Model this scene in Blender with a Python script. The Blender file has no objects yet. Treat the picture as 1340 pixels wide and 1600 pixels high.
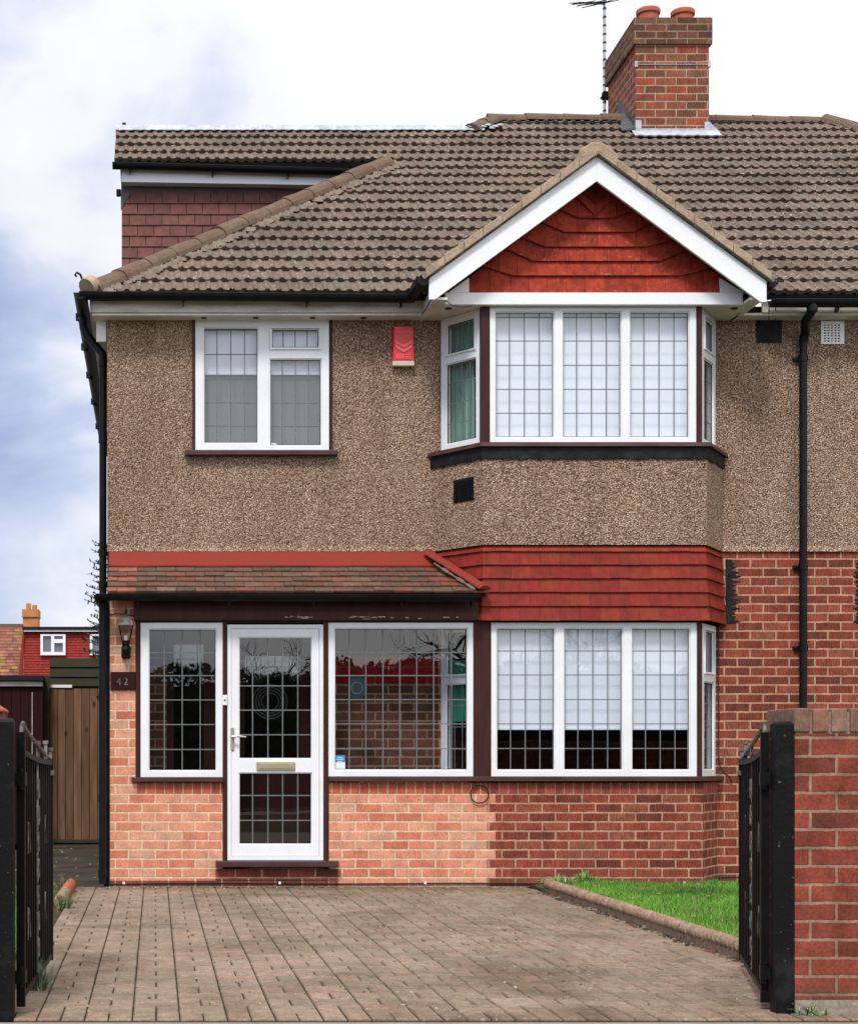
import bpy, bmesh, math, random
from mathutils import Vector, Matrix, noise
R = math.radians
random.seed(7)
SC = bpy.context.scene
COL = SC.collection

# ------------------------------------------------------------------ camera, light, exposure
F = 2664.0; UC = 243.0; VC = 1184.0; CH = 1.09
cam_d = bpy.data.cameras.new('camera'); cam = bpy.data.objects.new('camera', cam_d); COL.objects.link(cam)
cam.location = (0, 0, CH); cam.rotation_euler = (R(90), 0, 0)
cam_d.sensor_fit = 'VERTICAL'; cam_d.sensor_height = 36; cam_d.sensor_width = 36
cam_d.lens = F / 1600 * 36
cam_d.shift_x = (670 - UC) / 1600; cam_d.shift_y = (VC - 800) / 1600
cam_d.clip_start = 0.1; cam_d.clip_end = 2000
SC.camera = cam
SC.view_settings.view_transform = 'Standard'; SC.view_settings.look = 'None'
SC.view_settings.exposure = 0.62; SC.view_settings.gamma = 1

SUN_EL, SUN_AZ = 52, 200          # azimuth: direction the light comes from, clockwise from +Y
w = bpy.data.worlds.new('World'); SC.world = w; w.use_nodes = True
nt = w.node_tree; nt.nodes.clear()
def N(t, typ, ins=None, **kw):
    n = t.nodes.new(typ)
    for k, v in kw.items(): setattr(n, k, v)
    if ins:
        for k, v in ins.items():
            s = n.inputs[k]
            if isinstance(v, bpy.types.NodeSocket): t.links.new(v, s)
            else:
                if hasattr(s.default_value, '__len__') and not hasattr(v, '__len__'): v = (v, v, v, 1)[:len(s.default_value)]
                if hasattr(s.default_value, '__len__') and len(v) == 3 and len(s.default_value) == 4: v = (*v, 1)
                s.default_value = v
    return n
def RAMP(t, fac, stops, interp='LINEAR'):
    n = N(t, 'ShaderNodeValToRGB', {'Fac': fac}); cr = n.color_ramp; cr.interpolation = interp
    while len(cr.elements) < len(stops): cr.elements.new(0.5)
    for e, (p, c) in zip(cr.elements, stops):
        e.position = p; e.color = (*c, 1) if len(c) == 3 else c
    return n.outputs['Color']
def MATH(t, op, a, b=0.5, c=None):
    ins = {0: a, 1: b}
    if c is not None: ins[2] = c
    return N(t, 'ShaderNodeMath', ins, operation=op).outputs[0]
def MIX(t, fac, a, b, mode='MIX'):
    n = t.nodes.new('ShaderNodeMix'); n.data_type = 'RGBA'; n.blend_type = mode
    for i, v in ((0, fac), (6, a), (7, b)):
        s = n.inputs[i]
        if isinstance(v, bpy.types.NodeSocket): t.links.new(v, s)
        elif i == 0: s.default_value = v
        else: s.default_value = (*v, 1) if len(v) == 3 else v
    return n.outputs[2]

sky = N(nt, 'ShaderNodeTexSky', sky_type='NISHITA', sun_disc=False, sun_elevation=R(SUN_EL), sun_rotation=R(SUN_AZ))
tc = N(nt, 'ShaderNodeTexCoord')
sep = N(nt, 'ShaderNodeSeparateXYZ', {0: tc.outputs['Generated']})
dx, dy, dz = sep.outputs
mp = N(nt, 'ShaderNodeMapping', {'Vector': tc.outputs['Generated'], 'Scale': (1.0, 1.0, 1.9), 'Location': (0.35, 0.1, 0.2)})
n1 = N(nt, 'ShaderNodeTexNoise', {'Vector': mp.outputs[0], 'Scale': 5.0, 'Detail': 8, 'Roughness': 0.52, 'Distortion': 0.35})
n2 = N(nt, 'ShaderNodeTexNoise', {'Vector': mp.outputs[0], 'Scale': 11, 'Detail': 6, 'Roughness': 0.55})
# a darker bank of cloud low in the west (left), thin bright cover elsewhere
bank = MATH(nt, 'MULTIPLY_ADD', MATH(nt, 'MAXIMUM', dx, -0.12), -2.9, 0.17)
bank = MATH(nt, 'ADD', bank, MATH(nt, 'MULTIPLY', dz, -0.75))
thick = MATH(nt, 'ADD', MATH(nt, 'ADD', bank, MATH(nt, 'MULTIPLY', MATH(nt, 'MULTIPLY_ADD', n1.outputs[0], 2.2, -0.6), 0.62)), MATH(nt, 'MULTIPLY', n2.outputs[0], 0.35))
cloud = RAMP(nt, MATH(nt, 'MULTIPLY', thick, 0.62), [(0.16, (10.8, 10.8, 10.9)), (0.30, (9.6, 9.7, 10.2)), (0.41, (6.2, 6.9, 9.0)), (0.54, (3.7, 4.5, 7.2)), (0.72, (1.9, 2.4, 4.3))])
sunward = N(nt, 'ShaderNodeMapRange', {0: MATH(nt, 'ADD', MATH(nt, 'MULTIPLY', dy, -0.8), MATH(nt, 'MULTIPLY', dz, 0.9)), 1: -0.5, 2: 0.5, 3: 0.64, 4: 1.12}).outputs[0]
cloud = MIX(nt, 1.0, cloud, N(nt, 'ShaderNodeCombineColor', {0: sunward, 1: sunward, 2: sunward}).outputs[0], 'MULTIPLY')
skyc = MIX(nt, 0.9, sky.outputs[0], cloud)
N(nt, 'ShaderNodeOutputWorld', {'Surface': N(nt, 'ShaderNodeBackground', {'Color': skyc, 'Strength': 0.10}).outputs[0]})

sd = bpy.data.lights.new('sun', 'SUN'); sun = bpy.data.objects.new('sun', sd); COL.objects.link(sun)
sd.energy = 2.1; sd.angle = R(12); sd.color = (1, 0.965, 0.92)
az, el = R(SUN_AZ), R(SUN_EL)
sdir = Vector((math.sin(az) * math.cos(el), math.cos(az) * math.cos(el), math.sin(el)))
sun.rotation_euler = sdir.to_track_quat('Z', 'Y').to_euler(); sun.location = (0, -20, 30)

# ------------------------------------------------------------------ measuring
def X(u, Y): return (u - UC) * Y / F
def Z(v, Y): return CH + (VC - v) * Y / F
YF = 14.40      # porch glazing and bay front
YW = 14.85      # main front wall

# ------------------------------------------------------------------ mesh helpers
class MB:
    def __init__(s, M=None): s.v = []; s.f = []; s.c = []; s.M = M; s.cur = (0.5, 0.5, 0.5); s.uv = None
    def vert(s, p):
        p = Vector(p)
        if s.M is not None: p = s.M @ p
        s.v.append(p); return len(s.v) - 1
    def face(s, pts):
        s.f.append([s.vert(p) for p in pts]); s.c.append(s.cur)
    def fi(s, idx): s.f.append(list(idx)); s.c.append(s.cur)
    def box(s, x0, x1, y0, y1, z0, z1):
        i = [s.vert(p) for p in ((x0,y0,z0),(x1,y0,z0),(x1,y1,z0),(x0,y1,z0),(x0,y0,z1),(x1,y0,z1),(x1,y1,z1),(x0,y1,z1))]
        for q in ((0,3,2,1),(4,5,6,7),(0,1,5,4),(1,2,6,5),(2,3,7,6),(3,0,4,7)): s.fi([i[k] for k in q])
        return s
    def hexa(s, p):      # 8 points, same order as box
        i = [s.vert(q) for q in p]
        for q in ((0,3,2,1),(4,5,6,7),(0,1,5,4),(1,2,6,5),(2,3,7,6),(3,0,4,7)): s.fi([i[k] for k in q])
        return s
    def prism(s, pts, off):      # polygon (3d points) extruded by off; polygon should face away from off
        off = Vector(off); a = [s.vert(p) for p in pts]; b = [s.vert(Vector(p) + off) for p in pts]
        s.fi(a); s.fi(b[::-1]); n = len(a)
        for k in range(n): s.fi([a[k], b[k], b[(k+1) % n], a[(k+1) % n]])
        return s
    def prism_xz(s, pts, y0, y1):
        # counter-clockwise in xz seen from -y
        return s.prism([(x, y0, z) for x, z in pts], (0, y1 - y0, 0))
    def tube(s, pts, r, n=8, cap=True, rf=None):
        pts = [Vector(p) for p in pts]; rings = []; prev = None
        for k, p in enumerate(pts):
            d = (pts[min(k+1, len(pts)-1)] - pts[max(k-1, 0)])
            if d.length < 1e-9: d = Vector((0, 0, 1))
            d.normalize()
            if prev is None:
                a = d.orthogonal().normalized()
            else:
                a = (prev - d * prev.dot(d))
                a = a.normalized() if a.length > 1e-6 else d.orthogonal().normalized()
            prev = a; b = d.cross(a)
            rr = rf(k / max(1, len(pts)-1)) if rf else (r[k] if isinstance(r, (list, tuple)) else r)
            rings.append([s.vert(p + (a * math.cos(2*math.pi*j/n) + b * math.sin(2*math.pi*j/n)) * rr) for j in range(n)])
        for k in range(len(rings)-1):
            for j in range(n):
                s.fi([rings[k][j], rings[k][(j+1) % n], rings[k+1][(j+1) % n], rings[k+1][j]])
        if cap: s.fi(rings[0][::-1]); s.fi(rings[-1])
        return s
    def lathe(s, prof, c, n=20):      # prof [(r,z)], bottom to top, about vertical axis through c
        rings = []
        for r, z in prof:
            rings.append([s.vert((c[0] + r*math.cos(2*math.pi*j/n), c[1] + r*math.sin(2*math.pi*j/n), c[2] + z)) for j in range(n)])
        for k in range(len(rings)-1):
            for j in range(n): s.fi([rings[k][j], rings[k][(j+1) % n], rings[k+1][(j+1) % n], rings[k+1][j]])
        s.fi(rings[0][::-1]); s.fi(rings[-1]); return s
    def grid(s, xs, zs, filled, y0, y1):      # solid slab in xz with holes
        xs = sorted(set(xs)); zs = sorted(set(zs)); nx, nz = len(xs)-1, len(zs)-1
        fl = [[filled((xs[i]+xs[i+1])/2, (zs[j]+zs[j+1])/2) for j in range(nz)] for i in range(nx)]
        g = lambda i, j: 0 <= i < nx and 0 <= j < nz and fl[i][j]
        for i in range(nx):
            for j in range(nz):
                if not g(i, j): continue
                a, b, c, d = xs[i], xs[i+1], zs[j], zs[j+1]
                s.face([(a,y0,c),(b,y0,c),(b,y0,d),(a,y0,d)]); s.face([(a,y1,c),(a,y1,d),(b,y1,d),(b,y1,c)])
                if not g(i-1, j): s.face([(a,y0,c),(a,y0,d),(a,y1,d),(a,y1,c)])
                if not g(i+1, j): s.face([(b,y0,c),(b,y1,c),(b,y1,d),(b,y0,d)])
                if not g(i, j-1): s.face([(a,y0,c),(a,y1,c),(b,y1,c),(b,y0,c)])
                if not g(i, j+1): s.face([(a,y0,d),(b,y0,d),(b,y1,d),(a,y1,d)])
        return s
    def build(s, name, m, parent=None, smooth=False, bevel=0, uvrot=False):
        me = bpy.data.meshes.new(name)
        me.from_pydata([tuple(p) for p in s.v], [], s.f)
        me.materials.append(m)
        uvl = me.uv_layers.new(name='UVMap'); col = me.color_attributes.new('tint', 'FLOAT_COLOR', 'CORNER')
        uvs = []; cols = []
        for f, c in zip(me.polygons, s.c):
            n = f.normal
            if abs(n.z) > 0.75: t = Vector((1,0,0)); b = Vector((0,1,0))
            else:
                t = Vector((-n.y, n.x, 0))
                t = t.normalized() if t.length > 1e-6 else Vector((1,0,0))
                if abs(t.x) > abs(t.y) * 0.3 and t.x < 0: t = -t
                elif abs(t.x) <= abs(t.y) * 0.3 and t.y < 0: t = -t
                b = Vector((0,0,1))
            for li in f.loop_indices:
                p = s.v[me.loops[li].vertex_index]
                q = (p.dot(t), p.dot(b))
                uvs += ([q[1], q[0]] if uvrot else [q[0], q[1]])
                cols += [c[0], c[1], c[2], 1]
        me.uv_layers['UVMap'].data.foreach_set('uv', uvs); me.color_attributes['tint'].data.foreach_set('color', cols)
        if smooth:
            me.polygons.foreach_set('use_smooth', [True] * len(me.polygons))
            me.set_sharp_from_angle(angle=R(40))
        me.update()
        o = bpy.data.objects.new(name, me); COL.objects.link(o)
        if parent is not None:
            o.parent = parent
            pw = Matrix.Translation(parent.location) if parent.parent is None else Matrix.Identity(4)
            if parent.get('_root') is not None or parent.parent is None: o.matrix_parent_inverse = Matrix.Translation(-parent.location)
            else:
                # parent is a part built in world coordinates; undo the offset its root gives it (none: its own inverse already does)
                o.matrix_parent_inverse = Matrix.Identity(4)
        if bevel:
            md = o.modifiers.new('bevel', 'BEVEL'); md.width = bevel; md.segments = 2; md.limit_method = 'ANGLE'; md.angle_limit = R(50)
        return o

def thing(name, label, cat, loc=(0,0,0), group=None):
    o = bpy.data.objects.new(name, None); COL.objects.link(o); o.location = loc; o.empty_display_size = 0.2
    o['label'] = label; o['category'] = cat
    if group: o['group'] = group
    return o
def tag(o, label=None, cat=None, group=None, kind=None):
    if label: o['label'] = label
    if cat: o['category'] = cat
    if group: o['group'] = group
    if kind: o['kind'] = kind
    return o
def struct(name, mb, m, **k):
    o = mb.build(name, m, **k); o['kind'] = 'structure'; return o
def text_mesh(s, size, M, depth=0.002, align='CENTER'):
    cu = bpy.data.curves.new('text', 'FONT'); cu.body = s; cu.size = size; cu.extrude = depth; cu.align_x = align; cu.resolution_u = 3
    o = bpy.data.objects.new('text_tmp', cu); COL.objects.link(o)
    dg = bpy.context.evaluated_depsgraph_get(); me = bpy.data.meshes.new_from_object(o.evaluated_get(dg))
    bpy.data.objects.remove(o)
    mb = MB(M)
    for v in me.vertices: mb.vert((v.co.x, -v.co.z, v.co.y))
    for p in me.polygons: mb.fi(list(p.vertices))
    return mb

# ------------------------------------------------------------------ materials
def newmat(name):
    m = bpy.data.materials.new(name); m.use_nodes = True; t = m.node_tree; t.nodes.clear()
    return m, t
def finish(t, color, rough=0.7, bump=None, bstr=0.5, bdist=0.01, spec=0.35, metal=0.0):
    ins = {'Base Color': color, 'Roughness': rough, 'Specular IOR Level': spec, 'Metallic': metal}
    if bump is not None:
        ins['Normal'] = N(t, 'ShaderNodeBump', {'Height': bump, 'Strength': bstr, 'Distance': bdist}).outputs[0]
    p = N(t, 'ShaderNodeBsdfPrincipled', ins)
    N(t, 'ShaderNodeOutputMaterial', {'Surface': p.outputs[0]})
def pos(t, scale=(1,1,1)):
    g = N(t, 'ShaderNodeNewGeometry')
    return N(t, 'ShaderNodeMapping', {'Vector': g.outputs['Position'], 'Scale': scale}).outputs[0]
def noise_(t, vec, scale, detail=4, rough=0.55, dist=0.0):
    return N(t, 'ShaderNodeTexNoise', {'Vector': vec, 'Scale': scale, 'Detail': detail, 'Roughness': rough, 'Distortion': dist}).outputs[0]
def plain(name, col, rough=0.5, var=0.15, scale=6, spec=0.4, metal=0.0, bstr=0.15, col2=None, c2amt=0.5, stretch=(1,1,1), fine=60):
    m, t = newmat(name); p = pos(t, stretch)
    a = noise_(t, p, scale, 5); b = noise_(t, p, fine, 3)
    c2 = col2 if col2 else tuple(x * 0.6 for x in col)
    f = RAMP(t, a, [(0.38, (0,0,0)), (0.68, (1,1,1))])
    c = MIX(t, MATH(t, 'MULTIPLY', f, c2amt if col2 else var * 2), col, c2)
    c = MIX(t, 1.0, c, RAMP(t, b, [(0.25, (1 - var,)*3), (0.75, (1 + var * 0.6,)*3)]), 'MULTIPLY')
    finish(t, c, rough, b, bstr, 0.004, spec, metal)
    return m
def brickmat(name, stops, mortar, bw=0.225, rh=0.0784, ms=0.0085, offset=0.5, streak=0.0, soot=0.0, shift=(0, 0), blotch=0.35):
    m, t = newmat(name)
    uv = N(t, 'ShaderNodeUVMap').outputs[0]
    nz = N(t, 'ShaderNodeTexNoise', {'Vector': uv, 'Scale': 22, 'Detail': 3}).outputs['Color']
    wob = N(t, 'ShaderNodeVectorMath', {0: nz, 1: (0.5, 0.5, 0.5)}, operation='SUBTRACT').outputs[0]
    wob = N(t, 'ShaderNodeVectorMath', {0: wob, 'Scale': 0.010}, operation='SCALE').outputs[0]
    v = N(t, 'ShaderNodeVectorMath', {0: N(t, 'ShaderNodeVectorMath', {0: uv, 1: wob}, operation='ADD').outputs[0], 1: (shift[0] + 20*bw, shift[1] + 20*rh, 0)}, operation='ADD').outputs[0]
    b = N(t, 'ShaderNodeTexBrick', {'Vector': v, 'Color1': (0,0,0), 'Color2': (1,1,1), 'Mortar': (0.5,0.5,0.5), 'Scale': 1, 'Mortar Size': ms, 'Mortar Smooth': 0.25, 'Bias': 0, 'Brick Width': bw, 'Row Height': rh}, offset=offset, squash=1)
    base = RAMP(t, b.outputs['Color'], stops)
    g1 = noise_(t, uv, 9, 5, 0.6); g2 = noise_(t, uv, 70, 4, 0.6)
    base = MIX(t, 1, base, RAMP(t, g2, [(0.3, (0.72,)*3), (0.7, (1.22,)*3)]), 'MULTIPLY')
    if streak:
        sv = N(t, 'ShaderNodeMapping', {'Vector': uv, 'Rotation': (0, 0, 0.12), 'Scale': (150, 12, 1)}).outputs[0]
        st = N(t, 'ShaderNodeTexNoise', {'Vector': sv, 'Scale': 1, 'Detail': 2}).outputs[0]
        base = MIX(t, streak, base, MIX(t, 1, base, RAMP(t, st, [(0.35, (0.45,)*3), (0.62, (1.35,)*3)]), 'MULTIPLY'))
    mort = MIX(t, 1, mortar, RAMP(t, g2, [(0.3, (0.75,)*3), (0.7, (1.15,)*3)]), 'MULTIPLY')
    c = MIX(t, b.outputs['Fac'], base, mort)
    c = MIX(t, 1, c, RAMP(t, g1, [(0.3, (1 - blotch,)*3), (0.66, (1.1,)*3)]), 'MULTIPLY')
    if soot:
        z = N(t, 'ShaderNodeSeparateXYZ', {0: N(t, 'ShaderNodeNewGeometry').outputs['Position']}).outputs[2]
        low = RAMP(t, MATH(t, 'ADD', z, MATH(t, 'MULTIPLY', g1, 0.12)), [(0.06, (1,1,1)), (0.22, (0,0,0))])
        c = MIX(t, MATH(t, 'MULTIPLY', low, soot), c, (0.06, 0.05, 0.035))
    h = MATH(t, 'ADD', MATH(t, 'MULTIPLY', b.outputs['Fac'], -1.0), MATH(t, 'MULTIPLY', g2, 0.35))
    finish(t, c, 0.9, h, 0.8, 0.008, 0.15)
    return m
MT = {}
MT['orange_brick'] = brickmat('orange_brick', [(0.0, (0.46,0.14,0.085)), (0.25, (0.56,0.205,0.125)), (0.6, (0.58,0.24,0.15)), (0.85, (0.60,0.29,0.19)), (1.0, (0.50,0.29,0.19))], (0.66,0.46,0.31), blotch=0.25, streak=0.22)
MT['red_brick'] = brickmat('red_brick', [(0.0, (0.13,0.038,0.026)), (0.3, (0.20,0.046,0.028)), (0.75, (0.27,0.060,0.036)), (1.0, (0.24,0.082,0.048))], (0.44,0.25,0.16), streak=0.65, soot=0.35)
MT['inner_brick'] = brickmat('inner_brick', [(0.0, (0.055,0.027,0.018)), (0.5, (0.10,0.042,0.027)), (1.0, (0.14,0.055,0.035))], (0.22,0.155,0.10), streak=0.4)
MT['red_painted_brick'] = brickmat('red_painted_brick', [(0.0, (0.15,0.004,0.007)), (1.0, (0.20,0.008,0.01))], (0.20,0.03,0.022))
MT['pier_brick'] = brickmat('pier_brick', [(0.0, (0.13,0.036,0.024)), (0.5, (0.205,0.048,0.030)), (1.0, (0.26,0.060,0.036))], (0.29,0.175,0.12), streak=0.12, blotch=0.45, rh=0.0784, ms=0.0075, soot=0.7, shift=(0.02, 0))
MT['coping_brick'] = brickmat('coping_brick', [(0.0, (0.17,0.10,0.07)), (0.5, (0.26,0.14,0.09)), (1.0, (0.30,0.20,0.13))], (0.30,0.24,0.17), bw=0.0784, rh=0.5, ms=0.006, offset=0, shift=(0.02, 0.25))
MT['soldier_orange'] = brickmat('soldier_orange', [(0.0, (0.34,0.08,0.05)), (1.0, (0.46,0.12,0.07))], (0.50,0.33,0.22), bw=0.0784, rh=0.6, ms=0.006, offset=0, shift=(0, 0.3))
MT['soldier_red'] = brickmat('soldier_red', [(0.0, (0.20,0.05,0.035)), (1.0, (0.34,0.08,0.05))], (0.40,0.22,0.15), bw=0.0784, rh=0.6, ms=0.005, offset=0, streak=0.4, shift=(0, 0.3))
MT['chimney_brick'] = brickmat('chimney_brick', [(0.0, (0.13,0.06,0.036)), (0.35, (0.21,0.058,0.034)), (0.7, (0.30,0.065,0.036)), (1.0, (0.19,0.09,0.05))], (0.34,0.25,0.17), rh=0.0862, streak=0.5, blotch=0.3)
MT['chimney_cap_brick'] = brickmat('chimney_cap_brick', [(0.0, (0.085,0.042,0.026)), (0.5, (0.15,0.058,0.036)), (1.0, (0.17,0.082,0.048))], (0.24,0.175,0.12), rh=0.0784, streak=0.4)

def roughcast():
    m, t = newmat('pebbledash'); p = pos(t)
    v1 = N(t, 'ShaderNodeTexVoronoi', {'Vector': p, 'Scale': 84, 'Randomness': 1.0})
    v2 = N(t, 'ShaderNodeTexVoronoi', {'Vector': p, 'Scale': 150, 'Randomness': 1.0})
    def g(v): return N(t, 'ShaderNodeSeparateColor', {0: v.outputs['Color']}).outputs[0]
    c1 = RAMP(t, g(v1), [(0.0, (0.12,0.07,0.045)), (0.22, (0.26,0.175,0.115)), (0.55, (0.37,0.255,0.170)), (0.8, (0.45,0.335,0.24)), (0.96, (0.74,0.64,0.52))], 'LINEAR')
    c2 = RAMP(t, g(v2), [(0.0, (0.06,0.035,0.022)), (0.3, (0.25,0.155,0.095)), (0.6, (0.42,0.285,0.18)), (0.88, (0.64,0.51,0.37)), (1.0, (0.88,0.78,0.64))], 'LINEAR')
    c = MIX(t, 0.52, c1, c2)
    gap = RAMP(t, v1.outputs['Distance'], [(0.38, (1,1,1)), (0.72, (0.36,0.31,0.28))])
    c = MIX(t, 1, c, gap, 'MULTIPLY')
    big = noise_(t, pos(t, (1, 1, 0.45)), 1.4, 5, 0.6)
    c = MIX(t, 1, c, RAMP(t, big, [(0.3, (0.84,0.79,0.75)), (0.7, (1.10,1.10,1.10))]), 'MULTIPLY')
    strk = noise_(t, pos(t, (7, 7, 0.45)), 1.0, 5, 0.6)
    c = MIX(t, 1, c, RAMP(t, strk, [(0.28, (0.83,0.81,0.79)), (0.5, (1,1,1)), (0.72, (1.07,1.07,1.07))]), 'MULTIPLY')
    c = MIX(t, 1, c, (1.0, 0.965, 0.985), 'MULTIPLY')
    h = MATH(t, 'ADD', MATH(t, 'MULTIPLY', v1.outputs['Distance'], -1), MATH(t, 'MULTIPLY', v2.outputs['Distance'], -0.5))
    finish(t, c, 0.9, h, 0.9, 0.012, 0.2)
    return m
MT['pebbledash'] = roughcast()

def tinted(name, rough=0.85, var=0.25, lichen=0.0, lcol=(0.55,0.55,0.5), scale=25, bstr=0.4, moss=0.0, spec=0.2, stain=False):
    m, t = newmat(name); p = pos(t)
    a = N(t, 'ShaderNodeAttribute', attribute_name='tint').outputs['Color']
    g1 = noise_(t, p, scale, 5, 0.6); g2 = noise_(t, p, 4, 4, 0.6); g3 = noise_(t, p, 120, 2)
    c = MIX(t, 1, a, RAMP(t, g1, [(0.3, (1 - var,)*3), (0.72, (1 + var,)*3)]), 'MULTIPLY')
    c = MIX(t, 1, c, RAMP(t, g3, [(0.25, (0.8,)*3), (0.75, (1.2,)*3)]), 'MULTIPLY')
    if moss: c = MIX(t, MATH(t, 'MULTIPLY', RAMP(t, g2, [(0.45, (0,0,0)), (0.7, (1,1,1))]), moss), c, (0.055, 0.055, 0.028))
    if moss and not stain:
        c = MIX(t, 1, c, RAMP(t, noise_(t, p, 1.1, 5, 0.6), [(0.32, (0.80,0.79,0.78)), (0.5, (1,1,1)), (0.68, (1.10,1.08,1.04))]), 'MULTIPLY')
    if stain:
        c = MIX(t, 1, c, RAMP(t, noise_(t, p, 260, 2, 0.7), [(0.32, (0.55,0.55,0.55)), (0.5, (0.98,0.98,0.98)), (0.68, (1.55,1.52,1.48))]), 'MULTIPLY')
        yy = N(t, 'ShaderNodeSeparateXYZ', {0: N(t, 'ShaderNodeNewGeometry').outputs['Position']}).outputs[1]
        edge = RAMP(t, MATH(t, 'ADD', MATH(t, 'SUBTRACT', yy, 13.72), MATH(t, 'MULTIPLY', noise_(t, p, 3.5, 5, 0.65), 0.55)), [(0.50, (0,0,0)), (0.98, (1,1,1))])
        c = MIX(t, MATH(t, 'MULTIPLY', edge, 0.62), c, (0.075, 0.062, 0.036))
        s1 = noise_(t, p, 0.9, 6, 0.62, 0.6); s2 = noise_(t, pos(t, (2.2, 0.5, 1)), 1.0, 5, 0.6)
        c = MIX(t, 1, c, RAMP(t, s1, [(0.34, (0.66,0.63,0.58)), (0.46, (0.95,0.94,0.92)), (0.64, (1.12,1.11,1.09))]), 'MULTIPLY')
        c = MIX(t, 1, c, RAMP(t, s2, [(0.32, (0.80,0.79,0.76)), (0.55, (1.04,1.04,1.04))]), 'MULTIPLY')
    if lichen:
        l = noise_(t, p, 34, 2, 0.5); l2 = noise_(t, p, 3.1, 3)
        f = MATH(t, 'MULTIPLY', RAMP(t, l, [(0.635, (0,0,0)), (0.68, (1,1,1))]), RAMP(t, l2, [(0.40, (0.15,)*3), (0.6, (1,1,1))]))
        c = MIX(t, MATH(t, 'MULTIPLY', f, lichen), c, lcol)
    finish(t, c, rough, g1, bstr, 0.006, spec)
    return m
MT['roof_tile'] = tinted('roof_tile', 0.9, 0.26, 0.85, (0.45,0.42,0.36), moss=0.14, spec=0.1)
MT['plain_tile'] = tinted('plain_tile', 0.85, 0.3, 0.15, (0.4,0.36,0.28), moss=0.35)
MT['red_tile'] = tinted('red_tile', 0.65, 0.24, 0.0, bstr=0.35, scale=12, spec=0.14)
MT['weathered_red_tile'] = tinted('weathered_red_tile', 0.7, 0.35, 0.45, (0.40,0.19,0.13), bstr=0.5, scale=14, spec=0.12)
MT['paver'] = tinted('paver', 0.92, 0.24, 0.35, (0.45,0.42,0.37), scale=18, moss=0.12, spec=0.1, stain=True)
MT['leaf'] = tinted('leaf', 0.6, 0.2, spec=0.3)
MT['grass_blade'] = tinted('grass_blade', 0.6, 0.25, spec=0.25, scale=3)

MT['mortar'] = plain('mortar', (0.24,0.20,0.16), 0.95, 0.35, 9, 0.1, col2=(0.13,0.105,0.08), c2amt=0.8, bstr=0.6)
MT['verge'] = plain('verge', (0.38,0.285,0.20), 0.95, 0.3, 12, 0.1, col2=(0.22,0.165,0.12), c2amt=0.8, bstr=0.6)
MT['ridge'] = plain('ridge', (0.125,0.078,0.058), 0.95, 0.4, 5, 0.1, col2=(0.15,0.115,0.08), c2amt=0.9, bstr=0.6)
MT['upvc'] = plain('upvc', (0.70,0.71,0.735), 0.3, 0.05, 4, 0.4, col2=(0.62,0.625,0.63), c2amt=0.6, bstr=0.02)
MT['white_paint'] = plain('white_paint', (0.71,0.72,0.745), 0.4, 0.05, 3, 0.4, col2=(0.66,0.66,0.64), c2amt=0.25, bstr=0.05)
MT['soffit'] = plain('soffit', (0.74,0.70,0.68), 0.5, 0.12, 5, 0.3, col2=(0.42,0.38,0.33), c2amt=0.5)
MT['fascia'] = plain('fascia', (0.60,0.58,0.55), 0.5, 0.14, 5, 0.3, col2=(0.30,0.26,0.22), c2amt=0.6, stretch=(1,1,4))
MT['brown_paint'] = plain('brown_paint', (0.036,0.011,0.009), 0.5, 0.2, 5, 0.16, col2=(0.060,0.024,0.019), c2amt=0.5, stretch=(3,3,0.6))
MT['sill_paint'] = plain('sill_paint', (0.050,0.021,0.017), 0.5, 0.2, 6, 0.2, col2=(0.10,0.058,0.050), c2amt=0.5, stretch=(0.6,3,3))
MT['maroon'] = plain('maroon', (0.024,0.0045,0.0045), 0.6, 0.2, 4, 0.12, stretch=(12,12,0.5))
MT['black_plastic'] = plain('black_plastic', (0.004,0.004,0.005), 0.42, 0.3, 8, 0.16, col2=(0.012,0.012,0.013), c2amt=0.5)
MT['black_iron'] = plain('black_iron', (0.0030,0.0030,0.0034), 0.45, 0.3, 25, 0.12, col2=(0.008,0.007,0.007), c2amt=0.5, bstr=0.4)
def chipped():
    m, t = newmat('chipped_black'); p = pos(t); n = noise_(t, p, 55, 3, 0.6); b = noise_(t, p, 9, 3)
    c = MIX(t, MATH(t, 'MULTIPLY', RAMP(t, n, [(0.70, (0,0,0)), (0.74, (1,1,1))]), 0.8), (0.0035, 0.0035, 0.004), (0.20, 0.17, 0.15))
    c = MIX(t, RAMP(t, b, [(0.55, (0,0,0)), (0.75, (0.6,0.6,0.6))]), c, (0.022, 0.021, 0.023))
    finish(t, c, 0.5, MATH(t, 'ADD', n, noise_(t, pos(t, (30, 30, 2)), 1.0, 3)), 0.5, 0.004, 0.15)
    return m
MT['chipped_black'] = chipped()
MT['worn_iron'] = plain('worn_iron', (0.02,0.018,0.017), 0.5, 0.4, 18, 0.25, col2=(0.24,0.21,0.19), c2amt=1.0, bstr=0.4)
MT['bitumen'] = plain('bitumen', (0.006,0.006,0.007), 0.6, 0.4, 10, 0.15, col2=(0.03,0.03,0.033), c2amt=0.5, bstr=0.8, fine=30)
MT['lead'] = plain('lead', (0.135,0.15,0.155), 0.6, 0.15, 20, 0.2)
MT['flashing'] = plain('flashing', (0.44,0.46,0.52), 0.5, 0.25, 9, 0.3, col2=(0.22,0.23,0.26), c2amt=0.6, bstr=0.6, fine=25)
MT['dark_lead'] = plain('dark_lead', (0.075,0.08,0.082), 0.5, 0.2, 5, 0.15, col2=(0.06,0.06,0.06), c2amt=0.6)
MT['red_flashing'] = plain('red_flashing', (0.215,0.028,0.019), 0.75, 0.22, 5, 0.1, col2=(0.16,0.040,0.028), c2amt=0.5, stretch=(1,4,4))
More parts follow.
